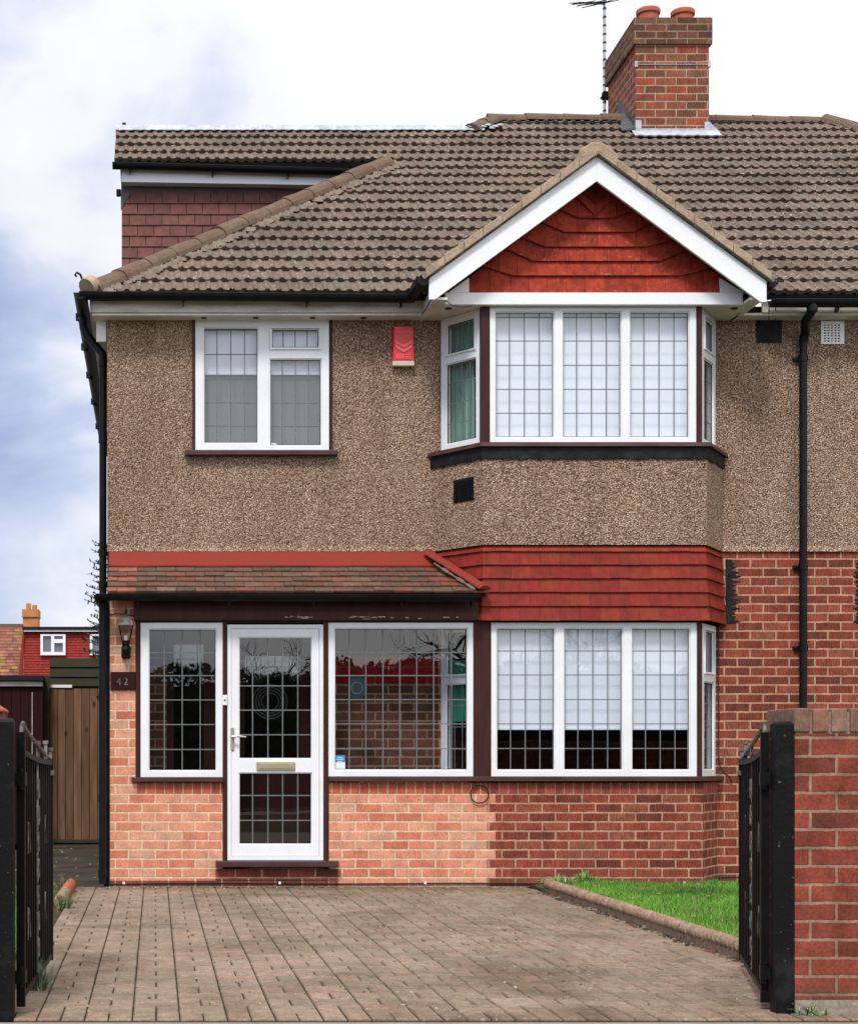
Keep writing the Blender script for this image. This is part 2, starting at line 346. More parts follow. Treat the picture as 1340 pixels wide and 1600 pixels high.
MT['terracotta'] = plain('terracotta', (0.34,0.085,0.045), 0.75, 0.2, 8, 0.2, col2=(0.34,0.12,0.07), c2amt=0.5)
MT['brass'] = plain('brass', (0.42,0.36,0.24), 0.4, 0.1, 30, 0.5, metal=0.6)
MT['steel'] = plain('steel', (0.62,0.62,0.62), 0.3, 0.1, 30, 0.5, metal=0.8)
MT['blind'] = plain('blind', (0.64,0.68,0.745), 0.8, 0.02, 2, 0.1, stretch=(3,3,0.3), bstr=0.02)
MT['grey_blind'] = plain('grey_blind', (0.125,0.132,0.132), 0.8, 0.04, 2, 0.1, bstr=0.02)
MT['green_curtain'] = plain('green_curtain', (0.04,0.30,0.17), 0.9, 0.25, 4, 0.1, stretch=(14,14,0.6))
MT['pale_green'] = plain('pale_green', (0.20,0.36,0.28), 0.9, 0.2, 4, 0.1, stretch=(14,14,0.6))
MT['net_curtain'] = plain('net_curtain', (0.45,0.50,0.48), 0.9, 0.15, 4, 0.1, stretch=(14,14,0.6))
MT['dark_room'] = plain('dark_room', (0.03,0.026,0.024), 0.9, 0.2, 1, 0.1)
MT['pink_wall'] = plain('pink_wall', (0.30,0.10,0.11), 0.9, 0.1, 1, 0.1)
MT['alarm_red'] = plain('alarm_red', (0.68,0.018,0.025), 0.35, 0.06, 5, 0.5)
MT['alarm_light'] = plain('alarm_light', (0.78,0.12,0.12), 0.4, 0.04, 5, 0.4)
MT['cream'] = plain('cream', (0.55,0.46,0.38), 0.5, 0.1, 5, 0.3)
MT['blue_sticker'] = plain('blue_sticker', (0.02,0.22,0.40), 0.4, 0.05, 5, 0.4)
MT['dull_blue'] = plain('dull_blue', (0.008,0.02,0.03), 0.5, 0.05, 5, 0.3)
MT['sticker_white'] = plain('sticker_white', (0.62,0.66,0.68), 0.4, 0.05, 5, 0.4)
MT['sticker_grey'] = plain('sticker_grey', (0.10,0.12,0.13), 0.4, 0.05, 5, 0.4)
MT['sill_flake'] = plain('sill_flake', (0.40,0.33,0.31), 0.7, 0.1, 5, 0.2)
MT['concrete'] = plain('concrete', (0.26,0.215,0.175), 0.95, 0.2, 4, 0.1, col2=(0.17,0.15,0.12), c2amt=0.6, bstr=0.5)
MT['asphalt'] = plain('asphalt', (0.055,0.055,0.055), 0.95, 0.2, 4, 0.1, bstr=0.6)
MT['path'] = plain('path', (0.060,0.048,0.038), 0.95, 0.45, 2.5, 0.1, col2=(0.020,0.021,0.013), c2amt=1.0, bstr=0.5)
MT['soil'] = plain('soil', (0.085,0.065,0.045), 0.98, 0.35, 7, 0.05, col2=(0.05,0.055,0.02), c2amt=0.8, bstr=0.8)
MT['lawn_soil'] = plain('lawn_soil', (0.06,0.12,0.02), 0.95, 0.3, 7, 0.05, bstr=0.8)
MT['joint_sand'] = plain('joint_sand', (0.050,0.038,0.028), 0.98, 0.35, 6, 0.05, col2=(0.04,0.045,0.02), c2amt=0.7, bstr=0.5)
MT['edging'] = plain('edging', (0.30,0.20,0.135), 0.95, 0.3, 10, 0.1, col2=(0.16,0.11,0.075), c2amt=0.8, bstr=0.6)
MT['timber'] = plain('timber', (0.135,0.072,0.040), 0.85, 0.3, 5, 0.1, col2=(0.040,0.020,0.011), c2amt=0.9, stretch=(9,9,0.9), bstr=0.4)
def boardmat():
    m, t = newmat('board_timber'); p = pos(t)
    a = N(t, 'ShaderNodeAttribute', attribute_name='tint').outputs['Color']
    g = noise_(t, pos(t, (28, 28, 1.1)), 1.0, 5, 0.65, 0.8); k = N(t, 'ShaderNodeTexVoronoi', {'Vector': pos(t, (5.2, 1, 2.6)), 'Scale': 1.0}).outputs['Distance']
    c = MIX(t, 1, a, RAMP(t, g, [(0.3, (0.55,0.5,0.48)), (0.62, (1.25,1.22,1.2))]), 'MULTIPLY')
    c = MIX(t, RAMP(t, MATH(t, 'ADD', k, MATH(t, 'MULTIPLY', g, 0.10)), [(0.13, (0.85,0.85,0.85)), (0.19, (0,0,0))]), c, (0.022, 0.010, 0.006))
    low = noise_(t, pos(t, (6, 6, 0.8)), 1.0, 4)
    c = MIX(t, MATH(t, 'MULTIPLY', RAMP(t, low, [(0.5, (0,0,0)), (0.68, (1,1,1))]), 0.55), c, (0.030, 0.016, 0.010))
    finish(t, c, 0.85, g, 0.4, 0.004, 0.1)
    return m
MT['board_timber'] = boardmat()
MT['old_timber'] = plain('old_timber', (0.052,0.044,0.030), 0.9, 0.3, 4, 0.1, col2=(0.030,0.036,0.018), c2amt=0.8, stretch=(1,4,6), bstr=0.4)
MT['bark'] = plain('bark', (0.07,0.055,0.042), 0.95, 0.35, 9, 0.1, stretch=(1,1,0.3), bstr=0.8)
MT['felt'] = plain('felt', (0.018,0.018,0.019), 0.8, 0.2, 5, 0.1)
MT['cable'] = plain('cable', (0.012,0.012,0.012), 0.5, 0.1, 5, 0.3)
def dashes(t): pass
def glassmat(name, ior=1.75, tint=(0.965,0.98,0.99)):
    m, t = newmat(name)
    bf = N(t, 'ShaderNodeNewGeometry').outputs['Backfacing']
    fr = N(t, 'ShaderNodeFresnel', {'IOR': MATH(t, 'MULTIPLY_ADD', bf, 1 / ior - ior, ior)}).outputs[0]
    nb = N(t, 'ShaderNodeBump', {'Height': noise_(t, pos(t), 2.3, 1), 'Strength': 0.05, 'Distance': 0.02}).outputs[0]
    tr = N(t, 'ShaderNodeBsdfTransparent', {'Color': tint}); gl = N(t, 'ShaderNodeBsdfGlossy', {'Color': (1,1,1), 'Roughness': 0.0, 'Normal': nb})
    mx = N(t, 'ShaderNodeMixShader', {0: fr, 1: tr.outputs[0], 2: gl.outputs[0]})
    N(t, 'ShaderNodeOutputMaterial', {'Surface': mx.outputs[0]})
    return m
MT['glass'] = glassmat('glass')
MT['lamp_glass'] = glassmat('lamp_glass', 1.5, (0.75, 0.72, 0.66))

# ------------------------------------------------------------------ setting: ground
struct('ground', MB().box(-400, 400, -400, 900, -1.0, -0.06), MT['soil'])
YG = 7.10        # back edge of the pavement
pv = MB()
pv.box(-30, 30, 4.0, YG, -0.25, -0.012)
struct('pavement', pv, MT['concrete'])
struct('road', MB().box(-200, 200, -4.2, 3.88, -0.3, -0.11), MT['asphalt'])
struct('kerb', MB().box(-30, 30, 3.88, 4.0, -0.25, -0.008), MT['concrete'], bevel=0.01)
struct('far_pavement', MB().box(-30, 30, -6.2, -4.2, -0.25, 0.0), MT['concrete'])
struct('side_path', MB().box(-1.55, -0.36, 13.95, 22.5, -0.25, -0.004), MT['path'])

def driveway():
    XL, XR_, Y0, Y1 = -0.66, 3.13, YG + 0.02, 14.42
    struct('driveway_bed', MB().box(XL - 0.03, XR_ + 0.0, Y0, Y1, -0.2, -0.011), MT['joint_sand'])
    rnd = random.Random(3); mb = MB(); S = 0.2; x0 = X(206.9, Y0 + 0.02) - 8 * S
    def block(xa, xb, ya, yb):
        g = 0.0034; xa += g + rnd.uniform(-.001,.001); xb -= g; ya += g; yb -= g
        xa = max(xa, XL); xb = min(xb, XR_); ya = max(ya, Y0 + 0.002); yb = min(yb, Y1)
        if xb - xa < 0.02 or yb - ya < 0.02: return
        k = rnd.uniform(0.87, 1.12) ; q = rnd.random()
        c = (0.205, 0.153, 0.116) if q < 0.6 else ((0.215, 0.150, 0.112) if q < 0.85 else (0.190, 0.150, 0.113))
        # slight settlement dips
        n = noise.noise(Vector((xa * 0.6, ya * 0.6, 0)))
        mb.cur = tuple(v * k for v in c); z = n * 0.006 + rnd.uniform(-0.0015, 0.0015); ch = 0.005
        tx, ty = rnd.uniform(-.002,.002), rnd.uniform(-.002,.002)
        lo = [(xa,ya,-0.02),(xb,ya,-0.02),(xb,yb,-0.02),(xa,yb,-0.02)]
        mi = [(xa,ya,z-ch),(xb,ya,z-ch),(xb,yb,z-ch),(xa,yb,z-ch)]
        hi = [(xa+ch,ya+ch,z-tx-ty),(xb-ch,ya+ch,z+tx-ty),(xb-ch,yb-ch,z+tx+ty),(xa+ch,yb-ch,z-tx+ty)]
        A = [mb.vert(p) for p in lo]; B = [mb.vert(p) for p in mi]; C = [mb.vert(p) for p in hi]
        for k2 in range(4):
            j = (k2 + 1) % 4
            mb.fi([A[k2], A[j], B[j], B[k2]]); mb.fi([B[k2], B[j], C[j], C[k2]])
        mb.fi(C)
    # a soldier course along the pavement, then basket weave
    y = Y0
    nx = int((XR_ - x0) / S) + 2
    for i in range(-1, nx * 2 + 2):
        block(x0 + i * 0.1, x0 + i * 0.1 + 0.1, Y0, Y0 + 0.2)
    j = 0; y = Y0 + 0.2
    while y < Y1:
        for i in range(-1, nx + 1):
            xa = x0 + i * S
            if (i + j) % 2: block(xa, xa + S, y, y + 0.1); block(xa, xa + S, y + 0.1, y + 0.2)
            else: block(xa, xa + 0.1, y, y + 0.2); block(xa + 0.1, xa + S, y, y + 0.2)
        y += S; j += 1
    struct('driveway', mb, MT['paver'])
driveway()

def grass(name, label, x0, x1, y0, y1, n, h, cols, z=0.0, seed=1, cat='grass', edge=None):
    rnd = random.Random(seed); mb = MB()
    for k in range(n):
        x, y = rnd.uniform(x0, x1), rnd.uniform(y0, y1)
        if edge and not edge(x, y, rnd): continue
        hh = h * rnd.uniform(0.5, 1.25); a = rnd.uniform(0, math.pi); wd = rnd.uniform(0.0016, 0.0032)
        c = rnd.choice(cols); q = rnd.uniform(0.75, 1.25) * (0.88 + 0.5 * noise.noise(Vector((x * 1.4, y * 1.1, 9)))); mb.cur = tuple(v * q for v in c); hh *= 1 + 0.6 * noise.noise(Vector((x * 2.3, y * 2.3, 4)))
        lx, ly = rnd.gauss(0, 0.35) * hh, rnd.gauss(0, 0.35) * hh
        ux, uy = math.cos(a) * wd, math.sin(a) * wd
        i = [mb.vert(p) for p in ((x-ux, y-uy, z), (x+ux, y+uy, z), (x+lx*.4+ux*.7, y+ly*.4+uy*.7, z+hh*.6), (x+lx*.4-ux*.7, y+ly*.4-uy*.7, z+hh*.6), (x+lx, y+ly, z+hh))]
        mb.fi([i[0], i[1], i[2], i[3]]); mb.fi([i[3], i[2], i[4]])
    return tag(mb.build(name, MT['grass_blade']), label, cat, kind='stuff')

struct('lawn_soil', MB().box(3.19, 9.0, 7.95, 14.0, -0.2, 0.035), MT['lawn_soil'])
struct('flower_bed', MB().box(3.17, 9.0, 14.0, 14.86, -0.2, 0.018), MT['soil'])
def lawn_edge(x, y, r):
    # threadbare near the front corner
    k = noise.noise(Vector((x * 1.7, y * 1.7, 3)))
    return r.random() < min(1, max(0.25, (y - 8.3) * 0.8 + k * 0.9 + 0.5)) and (x > 3.23)
grass('lawn', 'bright green lawn beside the driveway in front of the bay', 3.2, 5.6, 8.0, 14.0, 105000, 0.048,
      [(0.09,0.30,0.012), (0.13,0.36,0.018), (0.06,0.20,0.014), (0.17,0.30,0.05), (0.20,0.24,0.08)], 0.035, 5, edge=lawn_edge)
grass('lawn_beyond', 'green lawn behind the red brick boundary wall', 5.6, 8.9, 8.0, 14.0, 14000, 0.07,
      [(0.075,0.27,0.018), (0.10,0.33,0.025)], 0.035, 6)
struct('neighbour_lawn', MB().box(-7, -0.80, YG + 0.02, 13.9, -0.2, -0.02), MT['lawn_soil'])
grass('verge_grass', 'green grass growing left of the driveway behind the gate', -1.6, -0.78, 7.3, 13.9, 7000, 0.07,
      [(0.05,0.16,0.02), (0.09,0.22,0.04), (0.12,0.17,0.06)], -0.02, 8)

# rope-top edging stones
def rope_stone(y0, y1, x, hz, r, mat, name='edging_stone', broken=False):
    mb = MB(); n = 20; seg = 46
    mb.box(x - 0.019, x + 0.030, y0 + 0.004, y1 - 0.004, -0.12, hz - r * 0.6)
    rings = []
    for k in range(seg + 1):
        y = y0 + 0.004 + (y1 - y0 - 0.008) * k / seg
        ring = []
        for j in range(n):
            a = 2 * math.pi * j / n
            rr = r * (1 + 0.20 * math.sin(3 * a + y * 85)) + noise.noise(Vector((y * 30, a * 2, 1))) * 0.002
            ring.append(mb.vert((x + rr * math.cos(a), y, hz + rr * math.sin(a))))
        rings.append(ring)
    for k in range(seg):
        for j in range(n): mb.fi([rings[k][(j+1) % n], rings[k][j], rings[k+1][j], rings[k+1][(j+1) % n]])
    mb.fi(rings[0]); mb.fi(rings[-1][::-1])
    return mb.build(name, mat, smooth=True)
ys = [13.78, 12.87, 11.96, 11.05, 10.14, 9.23, 8.32, 7.62]
for a, b in zip(ys[1:], ys[:-1]):
    o = rope_stone(a, b, 3.165, 0.074, 0.034, MT['edging'])
    if b > 13.5: tag(o, 'rope-top edging stone at the house end of the lawn, beside the weeds', 'edging stone')
    else: tag(o, 'brown rope-top edging stone between driveway and lawn, %s from the house' % {12.87: 'second', 11.96: 'third', 11.05: 'fourth', 10.14: 'fifth', 9.23: 'sixth', 8.32: 'seventh'}[b], 'edging stone')
    o['group'] = 'edging stones along the lawn'
for k, (a, b) in enumerate(((13.15, 13.95), (12.3, 13.12))):
    o = rope_stone(a, b, -0.69, 0.055, 0.038, MT['edging'] if k else MT['terracotta'])
    tag(o, ['orange terracotta edging log left of the driveway, nearest the side path', 'overgrown edging log left of the driveway behind the gate tip'][k], 'edging stone', 'edging left of the driveway')
# crumbs of broken brick and leaves along the foot of the edging
rb = random.Random(11); mb = MB()
for k in range(420):
    y = 7.7 + 6 * rb.random(); x = 3.135 - abs(rb.gauss(0, 0.028)); s = rb.uniform(0.006, 0.020)
    mb.cur = rb.choice([(0.16,0.045,0.03), (0.05,0.035,0.025), (0.09,0.06,0.04), (0.22,0.19,0.12), (0.06,0.09,0.03), (0.03,0.02,0.015)])
    a = rb.random() * 3; c, d = math.cos(a) * s, math.sin(a) * s
    t = rb.uniform(0.2, 0.9) * s
    p = [(x-c, y-d, 0), (x+d, y-c, 0), (x+c, y+d, 0), (x-d, y+c, 0)]
    mb.hexa([(q[0], q[1], -0.004) for q in p] + [(x+(q[0]-x)*.7, y+(q[1]-y)*.7, t) for q in p])
tag(mb.build('debris', MT['leaf']), 'brick crumbs and dead leaves along the foot of the lawn edging', 'debris', kind='stuff')
mb = MB()
for k in range(520):
    x = rb.uniform(-0.6, 3.1); y = rb.uniform(7.2, 14.3); s = rb.uniform(0.004, 0.010) * (1.6 if rb.random() < .15 else 1)
    if rb.random() < 0.35: y = 14.36 - abs(rb.gauss(0, .06))
    mb.cur = rb.choice([(0.30,0.26,0.20), (0.24,0.18,0.11), (0.10,0.06,0.04), (0.34,0.31,0.26), (0.06,0.09,0.03)])
    a = rb.random() * 3; c, d = math.cos(a) * s, math.sin(a) * s * .6
    p = [(x-c, y-d), (x+d, y-c), (x+c, y+d), (x-d, y+c)]
    mb.hexa([(q[0], q[1], 0.0) for q in p] + [(x+(q[0]-x)*.7, y+(q[1]-y)*.7, 0.0065) for q in p])
for k in range(110):
    if k < 60: x = rb.uniform(-1.5, -.5); y = rb.uniform(14.2, 21); z0_ = -.002
    else: x = rb.uniform(3.25, 5.4); y = rb.uniform(8.2, 13.8); z0_ = .075
    s = rb.uniform(.010, .026); mb.cur = rb.choice([(0.20,0.12,0.05), (0.12,0.07,0.035), (0.26,0.19,0.09)]); a = rb.random() * 3; c, d = math.cos(a) * s, math.sin(a) * s * .7
    p = [(x-c, y-d), (x+d, y-c), (x+c, y+d), (x-d, y+c)]
    mb.hexa([(q[0], q[1], z0_) for q in p] + [(x+(q[0]-x)*.8, y+(q[1]-y)*.8, z0_ + .008) for q in p])
tag(mb.build('litter', MT['leaf']), 'scattered grit and small dead leaves on the paving, side path and lawn', 'litter', kind='stuff')

def tuft(name, label, c, n, h, spread, cols, wd=0.006, seed=1, cat='plant', droop=0.5, group=None):
    rnd = random.Random(seed); mb = MB()
    for k in range(n):
        a = rnd.uniform(0, 2*math.pi); L = h * rnd.uniform(0.55, 1.15); out = rnd.uniform(0.1, 1) * spread
        bx, by = c[0] + rnd.gauss(0, .02), c[1] + rnd.gauss(0, .02)
        q = rnd.uniform(.7, 1.3); mb.cur = tuple(v * q for v in rnd.choice(cols))
        pr = None; pa = a + 1.57; ux, uy = math.cos(pa) * wd, math.sin(pa) * wd
        for s in range(5):
            f = s / 4; x = bx + math.cos(a) * out * f; y = by + math.sin(a) * out * f; z = c[2] + L * (f - droop * f * f * out / spread)
            ww = (1 - f * 0.9)
            cu = (mb.vert((x - ux*ww, y - uy*ww, z)), mb.vert((x + ux*ww, y + uy*ww, z)))
            if pr: mb.fi([pr[0], pr[1], cu[1], cu[0]])
            pr = cu
    return tag(mb.build(name, MT['leaf']), label, cat, group)
tuft('grass_clump', 'spiky grey-green clump at the foot of the left gate', (-0.545, 8.02, 0), 150, 0.17, 0.13, [(0.16,0.21,0.15), (0.10,0.16,0.09), (0.22,0.27,0.19)], 0.004, 2)
tuft('grass_clump', 'small weed clump on the edging left of the driveway', (-0.655, 12.3, 0.0), 90, 0.16, 0.12, [(0.10,0.16,0.06), (0.2,0.2,0.1)], 0.005, 3)
tuft('grass_clump', 'reddish dry weed at the side path end of the edging', (-0.74, 13.7, 0.0), 70, 0.16, 0.13, [(0.18,0.08,0.05), (0.08,0.13,0.05)], 0.006, 4)
tuft('weed', 'pale leafy weeds spilling over the house end of the lawn edging', (3.28, 13.72, 0.02), 230, 0.14, 0.24, [(0.22,0.36,0.13), (0.14,0.28,0.07), (0.30,0.40,0.20)], 0.009, 5)
tuft('weed', 'light green weeds growing against the bay wall at the lawn corner', (3.52, 14.0, 0.02), 150, 0.16, 0.18, [(0.16,0.32,0.08), (0.10,0.24,0.05)], 0.011, 9)
tuft('weed', 'single small weed at the foot of the bay near its right corner', (4.63, 14.15, 0.02), 40, 0.09, 0.09, [(0.07,0.20,0.04), (0.12,0.26,0.06)], 0.010, 6)
tuft('weed', 'tiny weeds at the foot of the right gate post', (2.78, YG + 0.14, 0), 40, 0.045, 0.09, [(0.08,0.20,0.05), (0.14,0.26,0.08)], 0.006, 7)

# ------------------------------------------------------------------ the house
HR = thing('semi_detached_house', 'two-storey pebbledashed semi-detached house with brick ground floor, glazed porch and gabled bay', 'house', (2.6, YW, 0))
XL = X(168, YW)            # left wall corner, about -0.42
XP = 5.55                  # party line
ZS = 4.90                  # soffit level
ZB = Z(862, YW)            # bottom of pebbledash
def part(name, mb, m, parent=HR, **k): return mb.build(name, MT[m], parent, **k)
# bay outline
def bay(off=0.0):
    return [Vector((2.45 - off * 1.1, YW)), Vector((2.775 - off * 0.55, YF - off)), Vector((4.616 + off * 0.55, YF - off)), Vector((4.894 + off * 1.1, YW))]
def bay_band(mb, off0, z0, off1, z1, th=0.06, inner=None, sides=(0, 1, 2)):
    """slab following the bay, outer face offset off0 at z0 and off1 at z1"""
    A, B = bay(off0), bay(off1); I = bay(min(off0, off1) - th)
    for k in sides:
        mb.hexa([(*A[k], z0), (*A[k+1], z0), (*I[k+1], z0), (*I[k], z0), (*B[k], z1), (*B[k+1], z1), (*I[k+1], z1), (*I[k], z1)])
    return mb
# upper front wall
wu = (X(303, YW), X(517, YW), Z(706, YW), Z(495, YW))
b0 = bay()
def hole_up(x, z):
    if wu[0] < x < wu[1] and wu[2] < z < wu[3]: return False
    if 2.5 < x < 4.84 and 3.0 < z < 4.86: return False
    return True
mb = MB().grid([XL, wu[0], wu[1], 2.5, 4.84, 11.6], [ZB, 3.0, wu[2], wu[3], 4.86, 5.02], hole_up, YW, YW + 0.2)
mb.box(XL, XL + 0.2, YW + 0.2, 21.9, ZB, 5.02)
bay_band(mb, 0.04, Z(852, YF), 0.04, 3.72, 0.10)
# drip at the foot of the dash
mb.face([(XL, YW - 0.02, ZB), (2.42, YW - 0.02, ZB), (2.42, YW - 0.001, ZB + 0.05), (XL, YW - 0.001, ZB + 0.05)])
mb.face([(4.93, YW - 0.02, ZB), (11.6, YW - 0.02, ZB), (11.6, YW - 0.001, ZB + 0.05), (4.93, YW - 0.001, ZB + 0.05)])
part('pebbledash_wall', mb, 'pebbledash')
# lower front wall, seen right of the bay and inside the porch
zi0 = 1.74; zi1 = 1.97
def hole_lo(x, z):
    if 0.10 < x < 1.50 and z < 2.15: return False
    if 2.5 < x < 4.84 and 0.8 < z: return False
    return True
mb = MB().grid([2.46, 2.5, 4.84, 11.6], [0, 0.8, ZB], hole_lo, YW, YW + 0.2)
bay_band(mb, 0.0, 0.0, 0.0, 0.79, 0.10, sides=(2,))
mb.box(XL, XL + 0.2, YW + 0.2, 21.9, 0, ZB)
BR = part('brick_wall', mb, 'red_brick'); BR['label'] = 'dark red brick wall'
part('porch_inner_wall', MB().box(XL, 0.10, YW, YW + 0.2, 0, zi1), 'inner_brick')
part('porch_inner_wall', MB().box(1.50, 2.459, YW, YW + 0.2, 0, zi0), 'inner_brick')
mb = MB().box(1.50, 2.459, YW, YW + 0.2, zi0, zi1)
part('painted_band', mb, 'red_painted_brick')
mb = MB().grid([XL, 0.10, 1.50, 2.459], [zi1, 2.15, ZB], hole_lo, YW, YW + 0.2)
part('porch_lintel', mb, 'maroon')
# other walls, floors
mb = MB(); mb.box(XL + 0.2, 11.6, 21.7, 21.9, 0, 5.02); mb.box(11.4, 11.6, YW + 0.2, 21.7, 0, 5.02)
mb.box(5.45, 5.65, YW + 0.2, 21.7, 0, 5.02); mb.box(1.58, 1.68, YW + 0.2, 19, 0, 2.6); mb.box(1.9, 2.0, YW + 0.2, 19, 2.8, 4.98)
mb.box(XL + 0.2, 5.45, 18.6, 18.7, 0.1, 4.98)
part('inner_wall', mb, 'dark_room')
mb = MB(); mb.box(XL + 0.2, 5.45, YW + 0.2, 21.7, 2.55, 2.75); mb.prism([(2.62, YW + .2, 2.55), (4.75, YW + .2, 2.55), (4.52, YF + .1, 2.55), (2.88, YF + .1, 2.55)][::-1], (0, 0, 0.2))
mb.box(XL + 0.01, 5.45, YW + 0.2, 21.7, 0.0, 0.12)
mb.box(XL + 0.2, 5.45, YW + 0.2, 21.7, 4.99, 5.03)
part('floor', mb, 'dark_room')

# porch: pier, front walls under the windows
XPL = X(172, YF)
xb_ = 2.838; rh = 0.0784; bw = 0.225
def row_cut(k):        # where orange brick meets red, following the bond
    sh = 0.0 if (k % 2 == 0) else bw / 2
    n = round((xb_ - sh) / bw); return n * bw + sh
ob, rbm = MB(), MB()
zt = Z(1223, YF); z_sold = 10 * rh
ob.box(XPL, X(214, YF), YF, YF + 0.11, z_sold, Z(941, YF) + 0.08)
ob2 = MB()
ob.box(XPL, XPL + 0.11, YF + 0.11, YW, 0, 2.5)
ob.box(XPL, X(348, YF), YF, YF + 0.11, 0.0, z_sold)
for k in range(10):
    xc = 2.838 + (0.03 if k % 2 else -0.04)
    ob2.box(X(514, YF), xc, YF, YF + 0.11, k * rh, (k + 1) * rh)
    rbm.hexa([(xc, YF, k*rh), (4.616, YF, k*rh), (4.616, YF + .1, k*rh), (xc, YF + .1, k*rh), (xc, YF, (k+1)*rh), (4.616, YF, (k+1)*rh), (4.616, YF + .1, (k+1)*rh), (xc, YF + .1, (k+1)*rh)])
part('porch_brickwork', ob, 'orange_brick')['label'] = 'light orange brick pier and wall left of the door'
part('porch_brickwork', ob2, 'orange_brick')['label'] = 'light orange brickwork right of the door'
part('bay_brickwork', rbm, 'red_brick')['label'] = 'dark red brickwork under the bay window'
part('dark_plinth', MB().box(XPL - 0.005, X(528, YF), YF - 0.008, YF + 0.002, 0.0, 0.052), 'red_brick')
part('dark_plinth', MB().box(X(337, YF), X(528, YF), YF - 0.006, YF + 0.002, 0.056, 0.15), 'red_brick')
so = MB().box(X(214, YF), X(348, YF), YF + 0.002, YF + 0.11, z_sold, zt); part('soldier_course', so, 'soldier_orange')
so = MB().box(X(514, YF), 2.80, YF + 0.002, YF + 0.11, z_sold, zt)
part('soldier_course', so, 'soldier_orange')
so = MB().box(2.80, 4.616, YF + 0.002, YF + 0.10, z_sold, zt); B = bay()
so.hexa([(*B[2], z_sold), (*B[3], z_sold), (B[3].x - .08, B[3].y + .06, z_sold), (B[2].x - .08, B[2].y + .06, z_sold), (*B[2], zt), (*B[3], zt), (B[3].x - .08, B[3].y + .06, zt), (B[2].x - .08, B[2].y + .06, zt)])
part('soldier_course', so, 'soldier_red')
# black painted return beside the pier
part('bitumen_strip', MB().box(XPL - 0.052, XPL - 0.003, YF + 0.03, YW + 0.0, 0, Z(935, YF)), 'bitumen')
part('porch_floor', MB().box(XPL + 0.11, 2.5, YF + 0.11, YW, 0, 0.13), 'dark_room')
part('porch_ceiling', MB().box(XPL + 0.02, 2.7, YF + 0.08, YW, Z(962, YF), Z(962, YF) + 0.03), 'maroon')
# bay soffit/ceiling pieces inside
I = bay(-0.05)
part('bay_floor', MB().prism([(*p, 0.78) for p in I][::-1], (0, 0, 0.06)), 'dark_room')

# --- windows ----------------------------------------------------------------
def window(M, W, H, panes, fr=0.045, label=None, depth=0.06, bars=None, name='window', parent=HR, glass_y=0.026, lw=0.0042, extra_cuts=()):
    """M maps local (x right, y inward, z up) to world; panes: (x0,x1,z0,z1,[xlines],[zlines], sash?)"""
    xs = [0, W]; zs = [0, H]
    for p in panes: xs += [p[0], p[1]]; zs += [p[2], p[3]]
    hole = lambda x, z: not any(p[0] < x < p[1] and p[2] < z < p[3] for p in panes)
    mb = MB(M).grid(xs, zs, hole, 0, depth)
    # glazing beads and sash outlines
    for p in panes:
        a, b, c, d = p[:4]; g = 0.010
        MBg = mb.grid([a - .0005, a + g, b - g, b + .0005], [c - .0005, c + g, d - g, d + .0005], lambda x, z: not (a + g < x < b - g and c + g < z < d - g), 0.012, depth - 0.008)
        if len(p) > 6 and p[6]:
            e = p[6]; mb.grid([a - e, a, b, b + e], [c - e, c, d, d + e], lambda x, z: not (a < x < b and c < z < d), -0.013, -0.0005)
    wn = mb.build(name, MT['upvc'], parent, bevel=0.0025)
    if label: wn['label'] = label
    gk = MB(M)
    for p in panes:
        a, b, c, d = p[0] + .0102, p[1] - .0102, p[2] + .0102, p[3] - .0102; g = 0.0045
        gk.grid([a, a + g, b - g, b], [c, c + g, d - g, d], lambda x, z: not (a + g < x < b - g and c + g < z < d - g), 0.0165, 0.024)
    gk.build('gasket', MT['cable'], wn)
    for p in panes:
        a, b, c, d = p[:4]
        g = MB(M); g.face([(a, glass_y, c), (b, glass_y, c), (b, glass_y, d), (a, glass_y, d)]); g.build('pane', MT['glass'], wn)
        l = MB(M)
        for x in p[4]: l.box(x - lw, x + lw, glass_y - 0.005, glass_y - 0.002, c, d)
        for z in p[5]: l.box(a, b, glass_y - 0.0065, glass_y - 0.0055, z - lw, z + lw)
        if p[4] or p[5]: l.build('leading', MT['lead'], wn)
    return wn
def front(u0, v0, u1, v1, Y, panes, **k):
    """window given in photo pixels at depth Y"""
    x0, x1, z0, z1 = X(u0, Y), X(u1, Y), Z(v1, Y), Z(v0, Y)
    pp = []
    for p in panes:
        a, b, c, d = p[0], p[1], p[2], p[3]
        Yg = Y
        pp.append((X(a, Yg) - x0, X(b, Yg) - x0, Z(d, Yg) - z0, Z(c, Yg) - z0, [X(q, Y) - x0 for q in p[4]], [Z(q, Y) - z0 for q in p[5]], p[6] if len(p) > 6 else 0))
    return window(Matrix.Translation((x0, Y, z0)), x1 - x0, z1 - z0, pp, **k)
def lin(a, b, n): return [a + (b - a) * k / n for k in range(1, n)]
# upper left
wu_ = front(305, 498, 514, 704, YW - 0.005, [(318, 404, 511, 693, lin(318, 404, 4), [515, 553, 592, 628.5, 665]), (424, 499, 513, 544, lin(424, 499, 4), [516], 0.014), (421, 503, 560, 697, lin(421, 503, 4), [592.5, 629, 665.5])],
      label='upstairs window left of the alarm box, half blind half grey')
part('window_surround', MB().grid([wu[0] - .012, wu[0] + .012, wu[1] - .012, wu[1] + .012], [wu[2], wu[3] - .004, wu[3] + .02], lambda x, z: not (wu[0] + .012 < x < wu[1] - .012 and z < wu[3] - .004), YW - 0.012, YW + 0.09), 'brown_paint')
part('window_sill', MB().box(X(289, YW), X(527, YW), YW - 0.07, YW + 0.1, Z(713, YW), Z(705, YW)), 'sill_paint', bevel=0.006)
